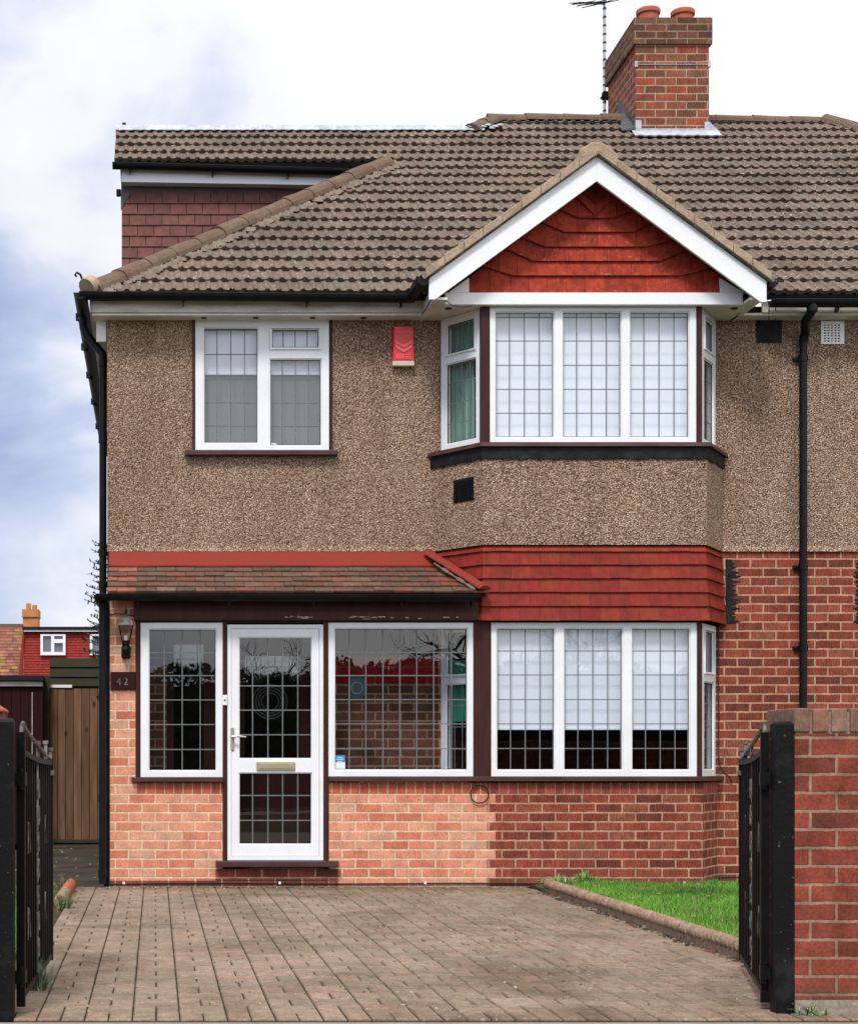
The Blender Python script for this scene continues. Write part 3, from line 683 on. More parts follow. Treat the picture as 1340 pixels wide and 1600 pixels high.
# upper bay front
vz = [486, 684]; rows_u = [495, 532, 570, 607.6, 645]
front(765, 480, 1087, 692, YF, [(773, 866, 486, 684, lin(773, 866, 4), rows_u), (878, 971, 486, 684, lin(878, 971, 4), rows_u), (983, 1077, 486, 684, lin(983, 1077, 4), rows_u)],
      label='wide three-light upstairs bay window with white blinds')
# ground bay front
rows_g = [1017, 1054.5, 1093, 1131, 1169.5]
front(767, 973, 1088, 1213, YF, [(775, 867, 981, 1204, lin(775, 867, 4), rows_g), (880, 973, 981, 1204, lin(880, 973, 4), rows_g), (986, 1078, 981, 1204, lin(986, 1078, 4), rows_g)],
      label='wide three-light ground floor bay window with half lowered blinds')
# porch windows
front(220, 973, 348, 1214, YF, [(232, 339, 982, 1205, [257, 285, 313], [1019.5, 1055.5, 1093.5, 1132, 1171])], label='narrow leaded porch window beside the wall lantern')
front(513, 973, 739, 1213, YF, [(522, 731, 981, 1204, [546, 572, 598.6, 625, 651.5, 678, 706], [1019, 1055.4, 1093, 1131, 1170])], label='large leaded porch window right of the front door')
# splay windows
def splay(side, z0, z1, zt, label):
    B = bay(-0.012)
    if side == 'L': a, b = B[0], B[1]
    else: a, b = B[2], B[3]
    d = (b - a); L = d.length; d.normalize(); s0 = 0.03 if side == 'L' else 0.04; s1 = L - (0.05 if side == 'L' else 0.03)
    p0 = a + d * s0; W = s1 - s0
    M = Matrix(((d.x, -d.y, 0, p0.x), (d.y, d.x, 0, p0.y), (0, 0, 1, z0), (0, 0, 0, 1)))
    H = z1 - z0; zt -= z0; f = 0.052
    return window(M, W, H, [(f, W - f, f, zt - 0.045, lin(f, W - f, 4), lin(f, zt - .045, 4)), (f + .01, W - f - .01, zt + 0.03, H - f, lin(f, W - f, 4), [H - f - 0.03], 0.012)], label=label), M, W
ZU0, ZU1 = Z(692, YF), Z(480, YF); ZG0, ZG1 = Z(1213, YF), Z(973, YF)
_, MUL, WUL = splay('L', ZU0, ZU1, Z(545, YF), 'angled left side window of the upstairs bay with green curtain')
splay('R', ZU0, ZU1, Z(545, YF), 'narrow angled right side window of the upstairs bay')
_, MGL, WGL = splay('L', ZG0, ZG1, Z(1058, YF), 'angled side window of the ground bay, seen through the porch glass')
splay('R', ZG0, ZG1, Z(1055, YF), 'narrow angled right side window of the ground floor bay')
# corner posts
def post(name, u0, u1, v0, v1, y0, y1): return part(name, MB().box(X(u0, YF), X(u1, YF), y0, y1, Z(v1, YF), Z(v0, YF)), 'brown_paint', bevel=0.003)
post('corner_post', 751, 765, 478, 693, YF - 0.006, YF + 0.07); post('corner_post', 1087, 1096, 478, 693, YF - 0.006, YF + 0.07)
post('corner_post', 739, 767, 970, 1214, YF - 0.006, YF + 0.07); post('corner_post', 1088, 1096, 970, 1214, YF - 0.006, YF + 0.07)
post('frame_post', 212, 220, 970, 1214, YF - 0.004, YF + 0.08); post('frame_post', 348, 355.5, 970, 1346, YF - 0.008, YF + 0.08); post('frame_post', 505, 513, 970, 1346, YF - 0.008, YF + 0.08)
part('head_rail', MB().box(X(220, YF), X(739, YF), YF - 0.002, YF + 0.08, Z(973, YF), Z(966, YF)), 'brown_paint')
# upstairs bay sill and bitumen apron
zs0, zs1 = Z(697, YF - .09), Z(690, YF - .09)
mb = bay_band(MB(), 0.085, zs0, 0.075, zs1, 0.10); part('bay_sill', mb, 'sill_paint', bevel=0.004)
mb = MB()
for k in range(3):
    A, Bq = bay(0.055)[k], bay(0.055)[k+1]; In = bay(0.03)
    n = 24
    for j in range(n):
        p, q = A.lerp(Bq, j/n), A.lerp(Bq, (j+1)/n); pi, qi = In[k].lerp(In[k+1], j/n), In[k].lerp(In[k+1], (j+1)/n)
        za = Z(717, YF - .05) + noise.noise(Vector((p.x*9, p.y*9, 0))) * .012; zb = Z(717, YF - .05) + noise.noise(Vector((q.x*9, q.y*9, 0))) * .012
        mb.hexa([(*p, za), (*q, zb), (*qi, zb), (*pi, za), (*p, zs0), (*q, zs0), (*qi, zs0), (*pi, zs0)])
part('bay_apron', mb, 'bitumen')
# ground sill: along porch window and bay
mb = MB(); mb.box(X(513, YF), 2.80, YF - 0.05, YF + 0.1, Z(1221, YF - .05), Z(1213.5, YF - .03))
A = bay(0.05); Bi = bay(-0.08); za, zb = Z(1221, YF - .05), Z(1213.5, YF - .03)
for k in (1, 2):
    a0 = A[k].copy(); 
    if k == 1: a0.x = 2.80
    i0 = Bi[k].copy()
    if k == 1: i0.x = 2.80
    mb.hexa([(*a0, za), (*A[k+1], za), (*Bi[k+1], za), (*i0, za), (*a0, zb), (*A[k+1], zb), (*Bi[k+1], zb), (*i0, zb)])
part('window_sill', mb, 'sill_paint', bevel=0.005)
part('window_sill', MB().box(X(206, YF), X(349, YF), YF - 0.05, YF + 0.1, Z(1222, YF - .05), Z(1214.5, YF - .03)), 'sill_paint', bevel=0.005)
# inside porch: sill of the splay window and wall below it
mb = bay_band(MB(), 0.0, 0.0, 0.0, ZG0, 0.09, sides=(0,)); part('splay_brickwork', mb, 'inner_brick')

# --- door ---------------------------------------------------------------------
x0, x1, z0, z1 = X(355.5, YF), X(505, YF), Z(1344, YF), Z(976, YF)
fr = MB().grid([x0, x0 + .032, x1 - .032, x1], [z0, z0 + .035, z1 - .032, z1], lambda x, z: not (x0 + .032 < x < x1 - .032 and z0 + .035 < z < z1 - .032), YF - 0.004, YF + 0.07)
part('door_frame', fr, 'upvc', bevel=0.003)
lx0, lx1, lz0, lz1 = x0 + .034, x1 - .034, z0 + .037, z1 - .034
P1 = (X(373, YF), X(488, YF), Z(1186, YF), Z(995, YF)); P2 = (X(373, YF), X(488, YF), Z(1320, YF), Z(1207, YF))
inp = lambda p, x, z: p[0] < x < p[1] and p[2] < z < p[3]
dm = MB().grid([lx0, lx1, P1[0], P1[1]], [lz0, lz1, P1[2], P1[3], P2[2], P2[3]], lambda x, z: not (inp(P1, x, z) or inp(P2, x, z)), YF + 0.004, YF + 0.06)
for p in (P1, P2):
    g = .009; dm.grid([p[0], p[0] + g, p[1] - g, p[1]], [p[2], p[2] + g, p[3] - g, p[3]], lambda x, z: not (p[0] + g < x < p[1] - g and p[2] + g < z < p[3] - g), YF + 0.014, YF + 0.05)
door = dm.build('front_door', MT['upvc'], HR, bevel=0.0025); door['label'] = 'white front door with two leaded glass panels'
for p, zl in ((P1, [1032.6, 1071.5, 1109.5, 1148]), (P2, [1243, 1282])):
    g = MB(); y = YF + 0.03; g.face([(p[0], y, p[2]), (p[1], y, p[2]), (p[1], y, p[3]), (p[0], y, p[3])]); g.build('pane', MT['glass'], door)
    l = MB()
    for u in (395, 419, 442, 465.6): l.box(X(u, YF) - .0045, X(u, YF) + .0045, y - .005, y - .002, p[2], p[3])
    for v in zl: l.box(p[0], p[1], y - .0065, y - .0055, Z(v, YF) - .0045, Z(v, YF) + .0045)
    l.build('leading', MT['lead'], door)
lb = MB().box(X(401, YF), X(461, YF), YF - 0.010, YF + 0.004, Z(1203.5, YF), Z(1190.5, YF)); lb.box(X(404, YF), X(458, YF), YF - 0.015, YF - 0.0102, Z(1201, YF), Z(1193, YF))
lb.build('letterbox', MT['brass'], door, bevel=0.002)
hd = MB().box(X(360.3, YF), X(366, YF), YF - 0.008, YF + 0.004, Z(1172, YF), Z(1137, YF)); hd.tube([(X(363, YF), YF, Z(1151, YF)), (X(363, YF), YF - .05, Z(1151, YF))], .009, 10)
hd.build('handle_plate', MT['brass'], door, bevel=0.002)
hl = MB().tube([(X(362, YF), YF - .05, Z(1151, YF)), (X(366, YF), YF - .055, Z(1151, YF)), (X(374, YF), YF - .055, Z(1150.5, YF)), (X(384, YF), YF - .05, Z(1151.5, YF))], [.009, .011, .009, .007], 10)
hl.build('handle', MT['steel'], door, smooth=True)
part('threshold', MB().box(X(337, YF), X(528, YF), YF - 0.085, YF + 0.1, Z(1355, YF - .08), Z(1345.5, YF - .06)), 'sill_paint', bevel=0.006)
# inner front door and sidelight in the shade of the porch
yi = YW + 0.02
fm = MB().grid([0.10, 0.16, 0.42, 0.54, 0.62, 0.78, 1.26, 1.42, 1.50], [0.13, 0.22, 0.75, 0.95, 1.98, 2.08, 2.15],
    lambda x, z: not ((0.16 < x < 0.42 and 0.22 < z < 2.08) or (0.78 < x < 1.26 and 0.95 < z < 1.98)), yi, yi + 0.05)
inner = part('inner_door', fm, 'maroon'); inner['label'] = 'dark maroon inner front door behind the porch glass'
for a, b, c, d in ((0.16, 0.42, 0.22, 2.08), (0.78, 1.26, 0.95, 1.98)):
    g = MB(); g.face([(a, yi + .03, c), (b, yi + .03, c), (b, yi + .03, d), (a, yi + .03, d)]); g.build('pane', MT['glass'], inner)
rg = MB()
def ring(mb, cx, y, cz, r, wr, n=36):
    mb.tube([(cx + r * math.cos(2*math.pi*k/n), y, cz + r * math.sin(2*math.pi*k/n)) for k in range(n + 1)], wr, 6, cap=False)
for r in (0.10, 0.125, 0.15, 0.075): ring(rg, 1.0, yi + .018, 1.58, r, 0.005)
rg.build('glass_rosette', MT['dark_lead'], inner, smooth=True)

# --- porch roof ------------------------------------------------------------------
def porch_roof():
    rnd = random.Random(21)
    ya, za = 14.235, Z(927, 14.235); yb, zb = YW - 0.02, Z(880, YW - 0.02)
    L = math.hypot(yb - ya, zb - za); sy, sz = (yb - ya) / L, (zb - za) / L; ny, nz_ = -sz, sy
    def P(x, t, h): return (x, ya + sy * t + ny * h, za + sz * t + nz_ * h)
    xs = X(168, 14.3); NC = 6; g = L / NC
    mb = MB()
    for c in range(NC):
        t0 = c * g
        right = 2.80 - (2.80 - 2.42) * (t0 / L) - 0.02
        x = xs - (0.0 if c % 2 else 0.082)
        first = True
        while x < right:
            x1_ = min(x + 0.165, right); xa = max(x, xs)
            if x1_ - xa > 0.02:
                q = rnd.random(); k = rnd.uniform(.78, 1.1)
                if xa < xs + 0.18 and c % 2 == 0: col = (0.26, 0.085, 0.052)
                elif q < 0.30: col = (0.125, 0.060, 0.040)
                elif q < 0.72: col = (0.105, 0.058, 0.040)
                elif q < 0.90: col = (0.120, 0.070, 0.047)
                elif q < 0.97: col = (0.145, 0.052, 0.036)
                else: col = (0.145, 0.088, 0.060)
                if xa > right - 0.35 and rnd.random() < .6: col = (0.17, 0.045, 0.030)
                mb.cur = tuple(v * k for v in col)
                h = 0.022 + rnd.uniform(-.004, .004); t0j = t0 + rnd.uniform(-.006, .006); e = .0018
                mb.hexa([P(xa + e, t0j, 0.004), P(x1_ - e, t0j, 0.004), P(x1_ - e, t0 + g * 1.4, -0.006), P(xa + e, t0 + g * 1.4, -0.006),
                         P(xa + e, t0j, h + rnd.uniform(-.002,.002)), P(x1_ - e, t0j, h + rnd.uniform(-.002,.002)), P(x1_ - e, t0 + g * 1.4, 0.004), P(xa + e, t0 + g * 1.4, 0.004)])
            x += 0.165
    part('porch_roof', mb, 'plain_tile')
    b = MB(); b.prism([P(xs + .01, 0.02, -0.01), P(2.76, 0.02, -0.01), P(2.42, L, -0.01), P(xs + .01, L, -0.01)], (0, 0.0, -0.03)); part('porch_roof_board', b, 'maroon')
    # red painted cover strip along the wall
    r = MB(); n = 40
    for k in range(n):
        xa, xb = xs + (2.40 - xs) * k / n, xs + (2.40 - xs) * (k + 1) / n
        w0, w1 = noise.noise(Vector((xa * 3, 0, 0))) * .005, noise.noise(Vector((xb * 3, 0, 0))) * .005
        zt_ = ZB - 0.004
        r.face([(xa, YW - .135, Z(883, YW - .13) + w0), (xb, YW - .135, Z(883, YW - .13) + w1), (xb, YW - .03, zt_), (xa, YW - .03, zt_)])
        r.face([(xa, YW - .135, Z(883, YW - .13) + w0 - .012), (xb, YW - .135, Z(883, YW - .13) + w1 - .012), (xb, YW - .135, Z(883, YW - .13) + w1), (xa, YW - .135, Z(883, YW - .13) + w0)])
    part('red_flashing', r, 'red_flashing')
    # red hip strip at the right
    p0 = Vector((2.36, YW - .05, Z(864, YW - .05))); p1 = Vector((2.745, 14.22, Z(921, 14.22)))
    d = (p1 - p0).normalized(); s = d.cross(Vector((0, 0, 1))).normalized(); up = s.cross(d)
    hp = MB(); pr = None; n = 14
    for k in range(n + 1):
        c = p0.lerp(p1, k / n); ring_ = []
        for j in range(9):
            a = math.pi * j / 8; ring_.append(hp.vert(c + s * math.cos(a) * .062 + up * (math.sin(a) * .035 + (.004 if k % 5 == 0 else 0))))
        if pr:
            for j in range(8): hp.fi([pr[j], pr[j+1], ring_[j+1], ring_[j]])
        pr = ring_
    hp.fi(pr)
    part('red_hip', hp, 'red_flashing', smooth=True)
    # mortar nibs along the hip
    m = MB(); rr = random.Random(4)
    for k in range(26):
        c = p0.lerp(p1, 0.25 + 0.72 * k / 26) - Vector((.062, .02, .018)) ; s_ = rr.uniform(.006, .014)
        m.box(c.x - s_, c.x + s_, c.y - s_, c.y + s_, c.z - s_ * .8, c.z + s_ * .8)
    part('hip_mortar', m, 'mortar')
    return xs
xs_p = porch_roof()
part('porch_fascia', MB().box(X(210, YF), 2.72, YF - 0.045, YF + 0.05, Z(970, YF), Z(936, YF)), 'brown_paint', bevel=0.004)
pm = MB(); rr = random.Random(5)       # flaking paint
for k in range(26):
    u = rr.choice([rr.uniform(447, 486), rr.uniform(545, 600), rr.uniform(600, 720)]); v = 963.5 + abs(rr.gauss(0, 2)); x = X(u, YF); z = Z(v, YF) ; s = rr.uniform(.005, .03)
    pm.box(x - s, x + s, YF - .0475, YF - .044, z - rr.uniform(.002, .007), z + .002)
part('flaked_paint', pm, 'sill_flake')['kind'] = 'stuff'
def half_gutter(mb, p0, p1, r=0.055, n=10, flip=False):
    p0, p1 = Vector(p0), Vector(p1); d = (p1 - p0).normalized(); s = d.cross(Vector((0, 0, 1))).normalized()
    for rr_ in (r, r - .006):
        A = [mb.vert(p0 + s * math.cos(math.pi * j / n) * rr_ - Vector((0, 0, 1)) * math.sin(math.pi * j / n) * rr_) for j in range(n + 1)]
        B = [mb.vert(p1 + s * math.cos(math.pi * j / n) * rr_ - Vector((0, 0, 1)) * math.sin(math.pi * j / n) * rr_) for j in range(n + 1)]
        for j in range(n): mb.fi([A[j], A[j+1], B[j+1], B[j]] if rr_ == r else [A[j+1], A[j], B[j], B[j+1]])
        if rr_ == r: mb.fi(A[::-1]); mb.fi(B)
    # rims
    for sgn in (1, -1): mb.tube([p0 + s * sgn * (r - .003), p1 + s * sgn * (r - .003)], .005, 6)
def brackets(mb, p0, p1, ts, r=0.058):
    p0, p1 = Vector(p0), Vector(p1); d = (p1 - p0).normalized()
    for t in ts:
        c = p0.lerp(p1, t); half_gutter(mb, c - d * .018, c + d * .018, r)
        mb.box(c.x - .006, c.x + .006, c.y, c.y + .075, c.z - .085, c.z - .03)
# porch gutter
g0, g1 = (X(150, 14.18), 14.18, Z(929, 14.18)), (X(747, 14.18), 14.18, Z(930.5, 14.18))
mb = MB(); half_gutter(mb, g0, g1, .052); brackets(mb, g0, g1, [0.11, 0.35, 0.57, 0.80, 0.985], .056)
half_gutter(mb, (g0[0] + .03, 14.18, g0[2]), (g0[0] + .03, 14.75, g0[2] - .01), .05)
part('porch_gutter', mb, 'black_plastic', smooth=True)
mb = MB(); px = X(160.5, 14.34)
mb.tube([(px, 14.34, g0[2] - .03), (px, 14.34, 0.03)], .031, 14); 
for z in (g0[2] - .06, 1.60, 0.75, 0.12): mb.tube([(px, 14.34, z - .03), (px, 14.34, z + .03)], .037, 14)
mb.box(px - .05, px + .01, 14.34, 14.42, 1.59, 1.61)
part('porch_downpipe', mb, 'black_plastic', smooth=True)

# --- red tile skirt of the bay ----------------------------------------------------
def skirt():
    rnd = random.Random(9); mb = MB()
    edges = [852, 861, 882, 903.5, 925, 947, 969.5]
    zz = [Z(v, YF - .05) for v in edges]; n = len(zz) - 1
    for c in range(n):
        zt_, zb_ = zz[c], zz[c + 1]; top = min(zt_ + 0.03, zz[0] + .005) if c else zt_
        f0, f1 = 0.012 + 0.034 * (c / n), 0.012 + 0.034 * ((c + 1) / n)
        ot, ob_ = f0 + 0.002, f1 + 0.026
        At, Ab = bay(ot), bay(ob_); It = bay(ot - .012); Ib = bay(ob_ - .013)
        for k in range(3):
            L = (Ab[k+1] - Ab[k]).length; step = 0.1685; x = -(0 if c % 2 else step / 2) + rnd.uniform(0, .01)
            if k == 1: x -= 0.02
            cuts = [0.0]
            while x < L:
                if x > 0.03 and x < L - .03: cuts.append(x)
                x += step
            cuts.append(L)
            for a, b in zip(cuts[:-1], cuts[1:]):
                e = 0.0010 / L; fa, fb = a / L + e, b / L - e
                q = rnd.uniform(.86, 1.10); mb.cur = (0.188 * q, 0.0215 * q * rnd.uniform(.85, 1.3), 0.0140 * q)
                dz = rnd.uniform(-.0025, .0025)
                L1 = lambda P, f: P[k].lerp(P[k+1], f)
                mb.hexa([(*L1(Ab, fa), zb_ + dz), (*L1(Ab, fb), zb_ + dz), (*L1(Ib, fb), zb_ + dz), (*L1(Ib, fa), zb_ + dz),
                         (*L1(At, fa), top), (*L1(At, fb), top), (*L1(It, fb), top), (*L1(It, fa), top)])
    part('tile_hanging', mb, 'red_tile')['label'] = 'red painted tile skirt between the bay windows'
    b = bay_band(MB(), 0.008, Z(969, YF - .03), 0.008, Z(853, YF), 0.08); part('skirt_backing', b, 'maroon')
skirt()
# black toothed paint beside the skirt and at the neighbour's side
def teeth(x0, x1, sgn, name='bitumen_patch'):
    mb = MB(); rnd = random.Random(2); z = Z(975, YW)
    mb.box(min(x0, x0 + (x1 - x0) * .42), max(x0, x0 + (x1 - x0) * .42), YW - .003, YW + .001, z, Z(874, YW))
    while z < Z(878, YW):
        w1 = rnd.uniform(0.5, 1); w2 = rnd.uniform(.3, .7)
        xa, xb = (x0, x0 + (x1 - x0) * w2), (x0, x0 + (x1 - x0) * w1)
        h = rh
        w3 = x0 + (x1 - x0) * rnd.uniform(.6, 1.1); pts = [(x0, z), (xa[1], z + h * .08), (xb[1], z + h * .30), (x0 + (xb[1] - x0) * .55, z + h * .46), (w3, z + h * .70), (xa[1], z + h * .86), (x0, z + h)]
        if sgn < 0: pts = pts[::-1]
        mb.prism_xz(pts, YW - .004, YW + .001); z += h
    part(name, mb, 'bitumen')
teeth(X(1133, YW), X(1157, YW), 1); teeth(X(1346, YW), X(1331, YW), -1)

# --- main roof -------------------------------------------------------------------
Y0R, Z0R = 14.60, 5.06; PT = math.atan(0.718); CP, SP = math.cos(PT), math.sin(PT); GA = 0.2705
XH = -0.565; TR = 4.28 / CP; TX = 14 * GA; TEX = (18.56 - Y0R) / CP
def RP(x, t, h=0.0): return Vector((x, Y0R + t * CP - h * SP, Z0R + t * SP + h * CP))
def roof():
    rnd = random.Random(31); mb = MB(); ds = 0.0125; nC = int(TR / GA) + 1
    def prof(x):       # two rolls in each 0.2 m tile
        f = (x / 0.1003) % 1.0
        r = math.exp(-((f - 0.36) / 0.21) ** 4) * 0.019
        return r * 1.0
    for c in range(nC):
        t0, t1 = c * GA, min((c + 1) * GA + 0.03, TR)
        if t1 - t0 < .05: continue
        tm = t0 + 0.5 * GA
        l = XH + tm * CP
        if c >= 14 and tm < TEX + .02: l = -0.425
        r = 11.665 - tm * CP
        ox = (0.06 * (c % 2)) + rnd.uniform(-.02, .02)
        n = int((min(r, 9.2) - l) / ds)
        wav = lambda x: noise.noise(Vector((x * .8, c * 7.3, 0))) * .012
        prev = None; tile = None
        for i in range(n + 1):
            x = l + i * ds; ti = int((x + ox + 10) / 0.2006)
            if ti != tile:
                tile = ti; q = rnd.uniform(.88, 1.12); k = rnd.random(); lift = rnd.uniform(-.004, .005); jt = rnd.uniform(-.008, .008) - (.02 if rnd.random() < .012 else 0)
                base = (0.134, 0.102, 0.078) if k < .7 else ((0.140, 0.102, 0.080) if k < .88 else (0.126, 0.103, 0.080))
                mb.cur = tuple(v * q for v in base); fresh = True
            else: fresh = False
            h = prof(x + ox); w_ = wav(x)
            tb = t0 - .01 + jt + w_
            fx = ((x + ox + 10) / 0.2006) % 1.0
            g = -.006 if fx < .06 else 0
            cols = (mb.vert(RP(x, tb + .012, -0.002 + h * .8)), mb.vert(RP(x, tb, 0.036 + h + lift + g)), mb.vert(RP(x, t0 + .03, 0.034 + h + lift * .9 + g)), mb.vert(RP(x, t1 + w_, 0.004 + h * .9 + g)))
            if prev and not (fresh and False):
                for a in range(3): mb.fi([prev[a], cols[a], cols[a+1], prev[a+1]])
            prev = cols
    part('roof', mb, 'roof_tile', smooth=False)
    # deck under the tiles
    d = MB()
    d.prism([RP(XH, 0, -.004), RP(11.665, 0, -.004), RP(11.665 - TR * CP, TR, -.004), RP(XH + TR * CP, TR, -.004)], (0, 0.02, -0.04))
    d.prism([RP(-.42, TX, -.004), RP(2.4, TX, -.004), RP(3.4, TEX, -.004), RP(-.42, TEX, -.004)], (0, 0.02, -0.04))
    # left hip slope, rear slope
    d.prism([(XH, 14.6, 5.06), (2.346, 17.51, 7.15), (2.346, 17.95, 7.15), (XH, 17.95, 5.06)], (0.02, 0.03, -0.05))
    d.prism([(XH, 17.95, 5.06), (-.36, 17.95, 5.2), (-.36, 22.2, 5.2), (XH, 22.2, 5.06)], (0.01, 0, -0.04))
    d.prism([(3.715, 18.88, 8.135), (7.385, 18.88, 8.135), (7.385, 22.2, 6.2), (3.3, 22.2, 6.2)][::-1], (0, 0, -0.05))
    d.prism([(7.385, 18.88, 8.13), (11.665, 14.6, 5.06), (11.665, 22.2, 5.06), (8.0, 22.2, 6.2)], (0, 0, -.05))
    part('roof_deck', d, 'felt')
roof()
# ridge and hip tiles
def cap_line(mb, p0, p1, wd, ht, n_tiles, seed=1, sag=0.0):
    rnd = random.Random(seed); p0, p1 = Vector(p0), Vector(p1); d = (p1 - p0).normalized()
    s = d.cross(Vector((0, 0, 1))).normalized(); up = s.cross(d)
    for k in range(n_tiles):
        a = p0.lerp(p1, k / n_tiles); b = p0.lerp(p1, (k + 1.02) / n_tiles); off = up * rnd.uniform(-.006, .008); h1 = rnd.uniform(.97, 1.05)
        sg = lambda t: Vector((0, 0, -sag * math.sin(math.pi * t)))
        prs = []
        for c, sc_ in ((a + sg(k / n_tiles), 1.05), (a.lerp(b, .5) + sg((k + .5) / n_tiles), 1.0), (b + sg((k + 1) / n_tiles), .97)):
            ring_ = []
            for j in range(9):
                an = math.pi * j / 8; jit = noise.noise(Vector((c.x * 7 + j, c.y * 5, c.z * 6))) * .007
                ring_.append(mb.vert(c + off + s * math.cos(an) * wd * sc_ + up * (math.sin(an) * ht * sc_ * h1 + jit - ht * .25)))
            prs.append(ring_)
        for A, B in zip(prs[:-1], prs[1:]):
            for j in range(8): mb.fi([A[j], A[j+1], B[j+1], B[j]])
        mb.fi(prs[0][::-1]); mb.fi(prs[-1])
mb = MB(); cap_line(mb, (3.66, 18.88, 8.135), (7.42, 18.88, 8.10), .13, .10, 9, 1, sag=-0.01)
cap_line(mb, (7.40, 18.86, 8.115), (9.3, 16.96, 6.76), .13, .10, 7, 2)
cap_line(mb, (3.40, 18.5, 7.90), (3.72, 18.85, 8.13), .12, .09, 2, 4)
part('ridge_tiles', mb, 'ridge')
mb = MB(); cap_line(mb, RP(XH + .02, 0.03, .025), (2.36, 17.52, 7.195), .112, .10, 13, 3)
part('hip_tiles', mb, 'ridge')
# rough mortar bedding below the hip
mb = MB(); rr = random.Random(8)
for k in range(420):
    f = rr.random(); c = RP(XH + .02, 0.03, .005).lerp(Vector((2.36, 17.52, 7.17)), f); o_ = rr.uniform(.05, .17); c = c + Vector((o_ * .9, -o_ * .45, -o_ * .10)); s_ = rr.uniform(.015, .045)
    a = rr.random() * 3; mb.hexa([(c.x - s_, c.y - s_, c.z - .02), (c.x + s_, c.y - s_ * .7, c.z - .02), (c.x + s_, c.y + s_, c.z - .02), (c.x - s_ * .6, c.y + s_, c.z - .02),
        (c.x - s_ * .6, c.y - s_ * .7, c.z + s_ * .5), (c.x + s_ * .7, c.y - s_ * .5, c.z + s_ * .4), (c.x + s_ * .6, c.y + s_ * .7, c.z + s_ * .7), (c.x - s_ * .5, c.y + s_ * .6, c.z + s_ * .6)])
part('hip_mortar', mb, 'mortar')
# yellowish hip end tile and hip iron
mb = MB(); mb.tube([RP(XH - .02, -.02, .06), RP(XH + .03, .05, .07)], .085, 14); part('hip_end_mortar', mb, 'verge', smooth=True)
mb = MB(); q = RP(XH - .02, -.01, 0)
pts = [q + Vector((0, 0, .0)), q + Vector((-.03, -.03, .10)), q + Vector((-.055, -.04, .16)), q + Vector((-.085, -.05, .175)), q + Vector((-.10, -.05, .155)), q + Vector((-.085, -.05, .14))]
mb.tube(pts, .010, 7); part('hip_iron', mb, 'black_iron', smooth=True)
# silver flashing along the extension ridge
mb = MB(); n = 90; xa, xb = -0.43, 3.56
for k in range(n):
    a, b = xa + (xb - xa) * k / n, xa + (xb - xa) * (k + 1) / n
    def T(x): return TEX - .085 - .014 * math.sin(x * 62.6) - noise.noise(Vector((x * 2, 0, 5))) * .02
    pa, pb = RP(a, T(a), .052), RP(b, T(b), .052); ta, tb = RP(a, TEX + .0, .075), RP(b, TEX + .0, .075)
    mb.face([pa, pb, tb, ta])
    mb.face([pa - Vector((0, .0, .008)), pb - Vector((0, .0, .008)), pb, pa])
part('ridge_flashing', mb, 'flashing')
mb = MB(); mb.box(-0.43, 3.55, 18.53, 18.60, 7.88, 7.945); mb.box(-0.40, 3.4, 18.6, 22.0, 7.80, 7.90); mb.box(-.36, -.32, 18.52, 18.56, 7.93, 7.99)
part('flat_roof_edge', mb, 'felt')
mb = MB()
for k in range(8):
    x = 3.42 + .045 * k; z = .02 * math.sin(k * 2.1)
    p = RP(x, TEX + .01, .08); mb.hexa([p + Vector((-.03, -.06, -.05 + z)), p + Vector((.03, -.05, -.05 + z)), p + Vector((.03, .05, -.02)), p + Vector((-.03, .05, -.02)), p + Vector((-.03, -.05, -.035 + z)), p + Vector((.03, -.045, -.03 + z)), p + Vector((.03, .05, .01 + z)), p + Vector((-.03, .05, .01))])
part('crumpled_flashing', mb, 'flashing')
# extension: verge, gutter, fascia, cladding
mb = MB(); yg, zg = 17.63, Z(256, 17.63); 
half_gutter(mb, (X(176, yg), yg, zg), (X(568, yg), yg, Z(267, yg)), .055); brackets(mb, (X(176, yg), yg, zg), (X(568, yg), yg, Z(267, yg)), [.07, .40, .70], .06)
part('upper_gutter', mb, 'black_plastic', smooth=True)
mb = MB(); ya_ = 17.70
mb.hexa([(X(190, ya_), ya_, Z(284, ya_)), (X(560, ya_), ya_, Z(290, ya_)), (X(560, ya_), ya_ + .03, Z(290, ya_)), (X(190, ya_), ya_ + .03, Z(284, ya_)), (X(190, ya_), ya_, Z(262, ya_)), (X(560, ya_), ya_, Z(270, ya_)), (X(560, ya_), ya_ + .03, Z(270, ya_)), (X(190, ya_), ya_ + .03, Z(262, ya_))])
part('upper_fascia', mb, 'white_paint')
mb = MB().hexa([(X(190, ya_), ya_ + .03, Z(284.5, ya_)), (2.15, ya_ + .03, Z(290, ya_)), (2.15, 17.82, Z(290, ya_)), (X(190, ya_), 17.82, Z(284.5, ya_)), (X(190, ya_), ya_ + .03, Z(283, ya_)), (2.15, ya_ + .03, Z(288, ya_)), (2.15, 17.82, Z(288, ya_)), (X(190, ya_), 17.82, Z(283, ya_))])
part('upper_soffit', mb, 'soffit')
yc = 17.83; xc0 = X(190, yc)
mb = MB().box(xc0 + .005, 2.6, yc + .02, yc + .12, 4.9, 7.35); mb.box(xc0 + .005, xc0 + .1, yc + .12, 21.9, 4.9, 7.35); mb.prism([(xc0 + .01, 17.8, 7.2), (xc0 + .01, 21.9, 7.2), (xc0 + .01, 21.9, 7.85), (xc0 + .01, 18.6, 7.85)], (.08, 0, 0))
part('extension_wall', mb, 'dark_lead')
mb = MB().box(xc0 - .003, 2.5, yc + .004, yc + .02, Z(303, yc), Z(290, yc)); part('lead_strip', mb, 'dark_lead')
rnd = random.Random(77); mb = MB(); zz_ = Z(301, yc); c = 0
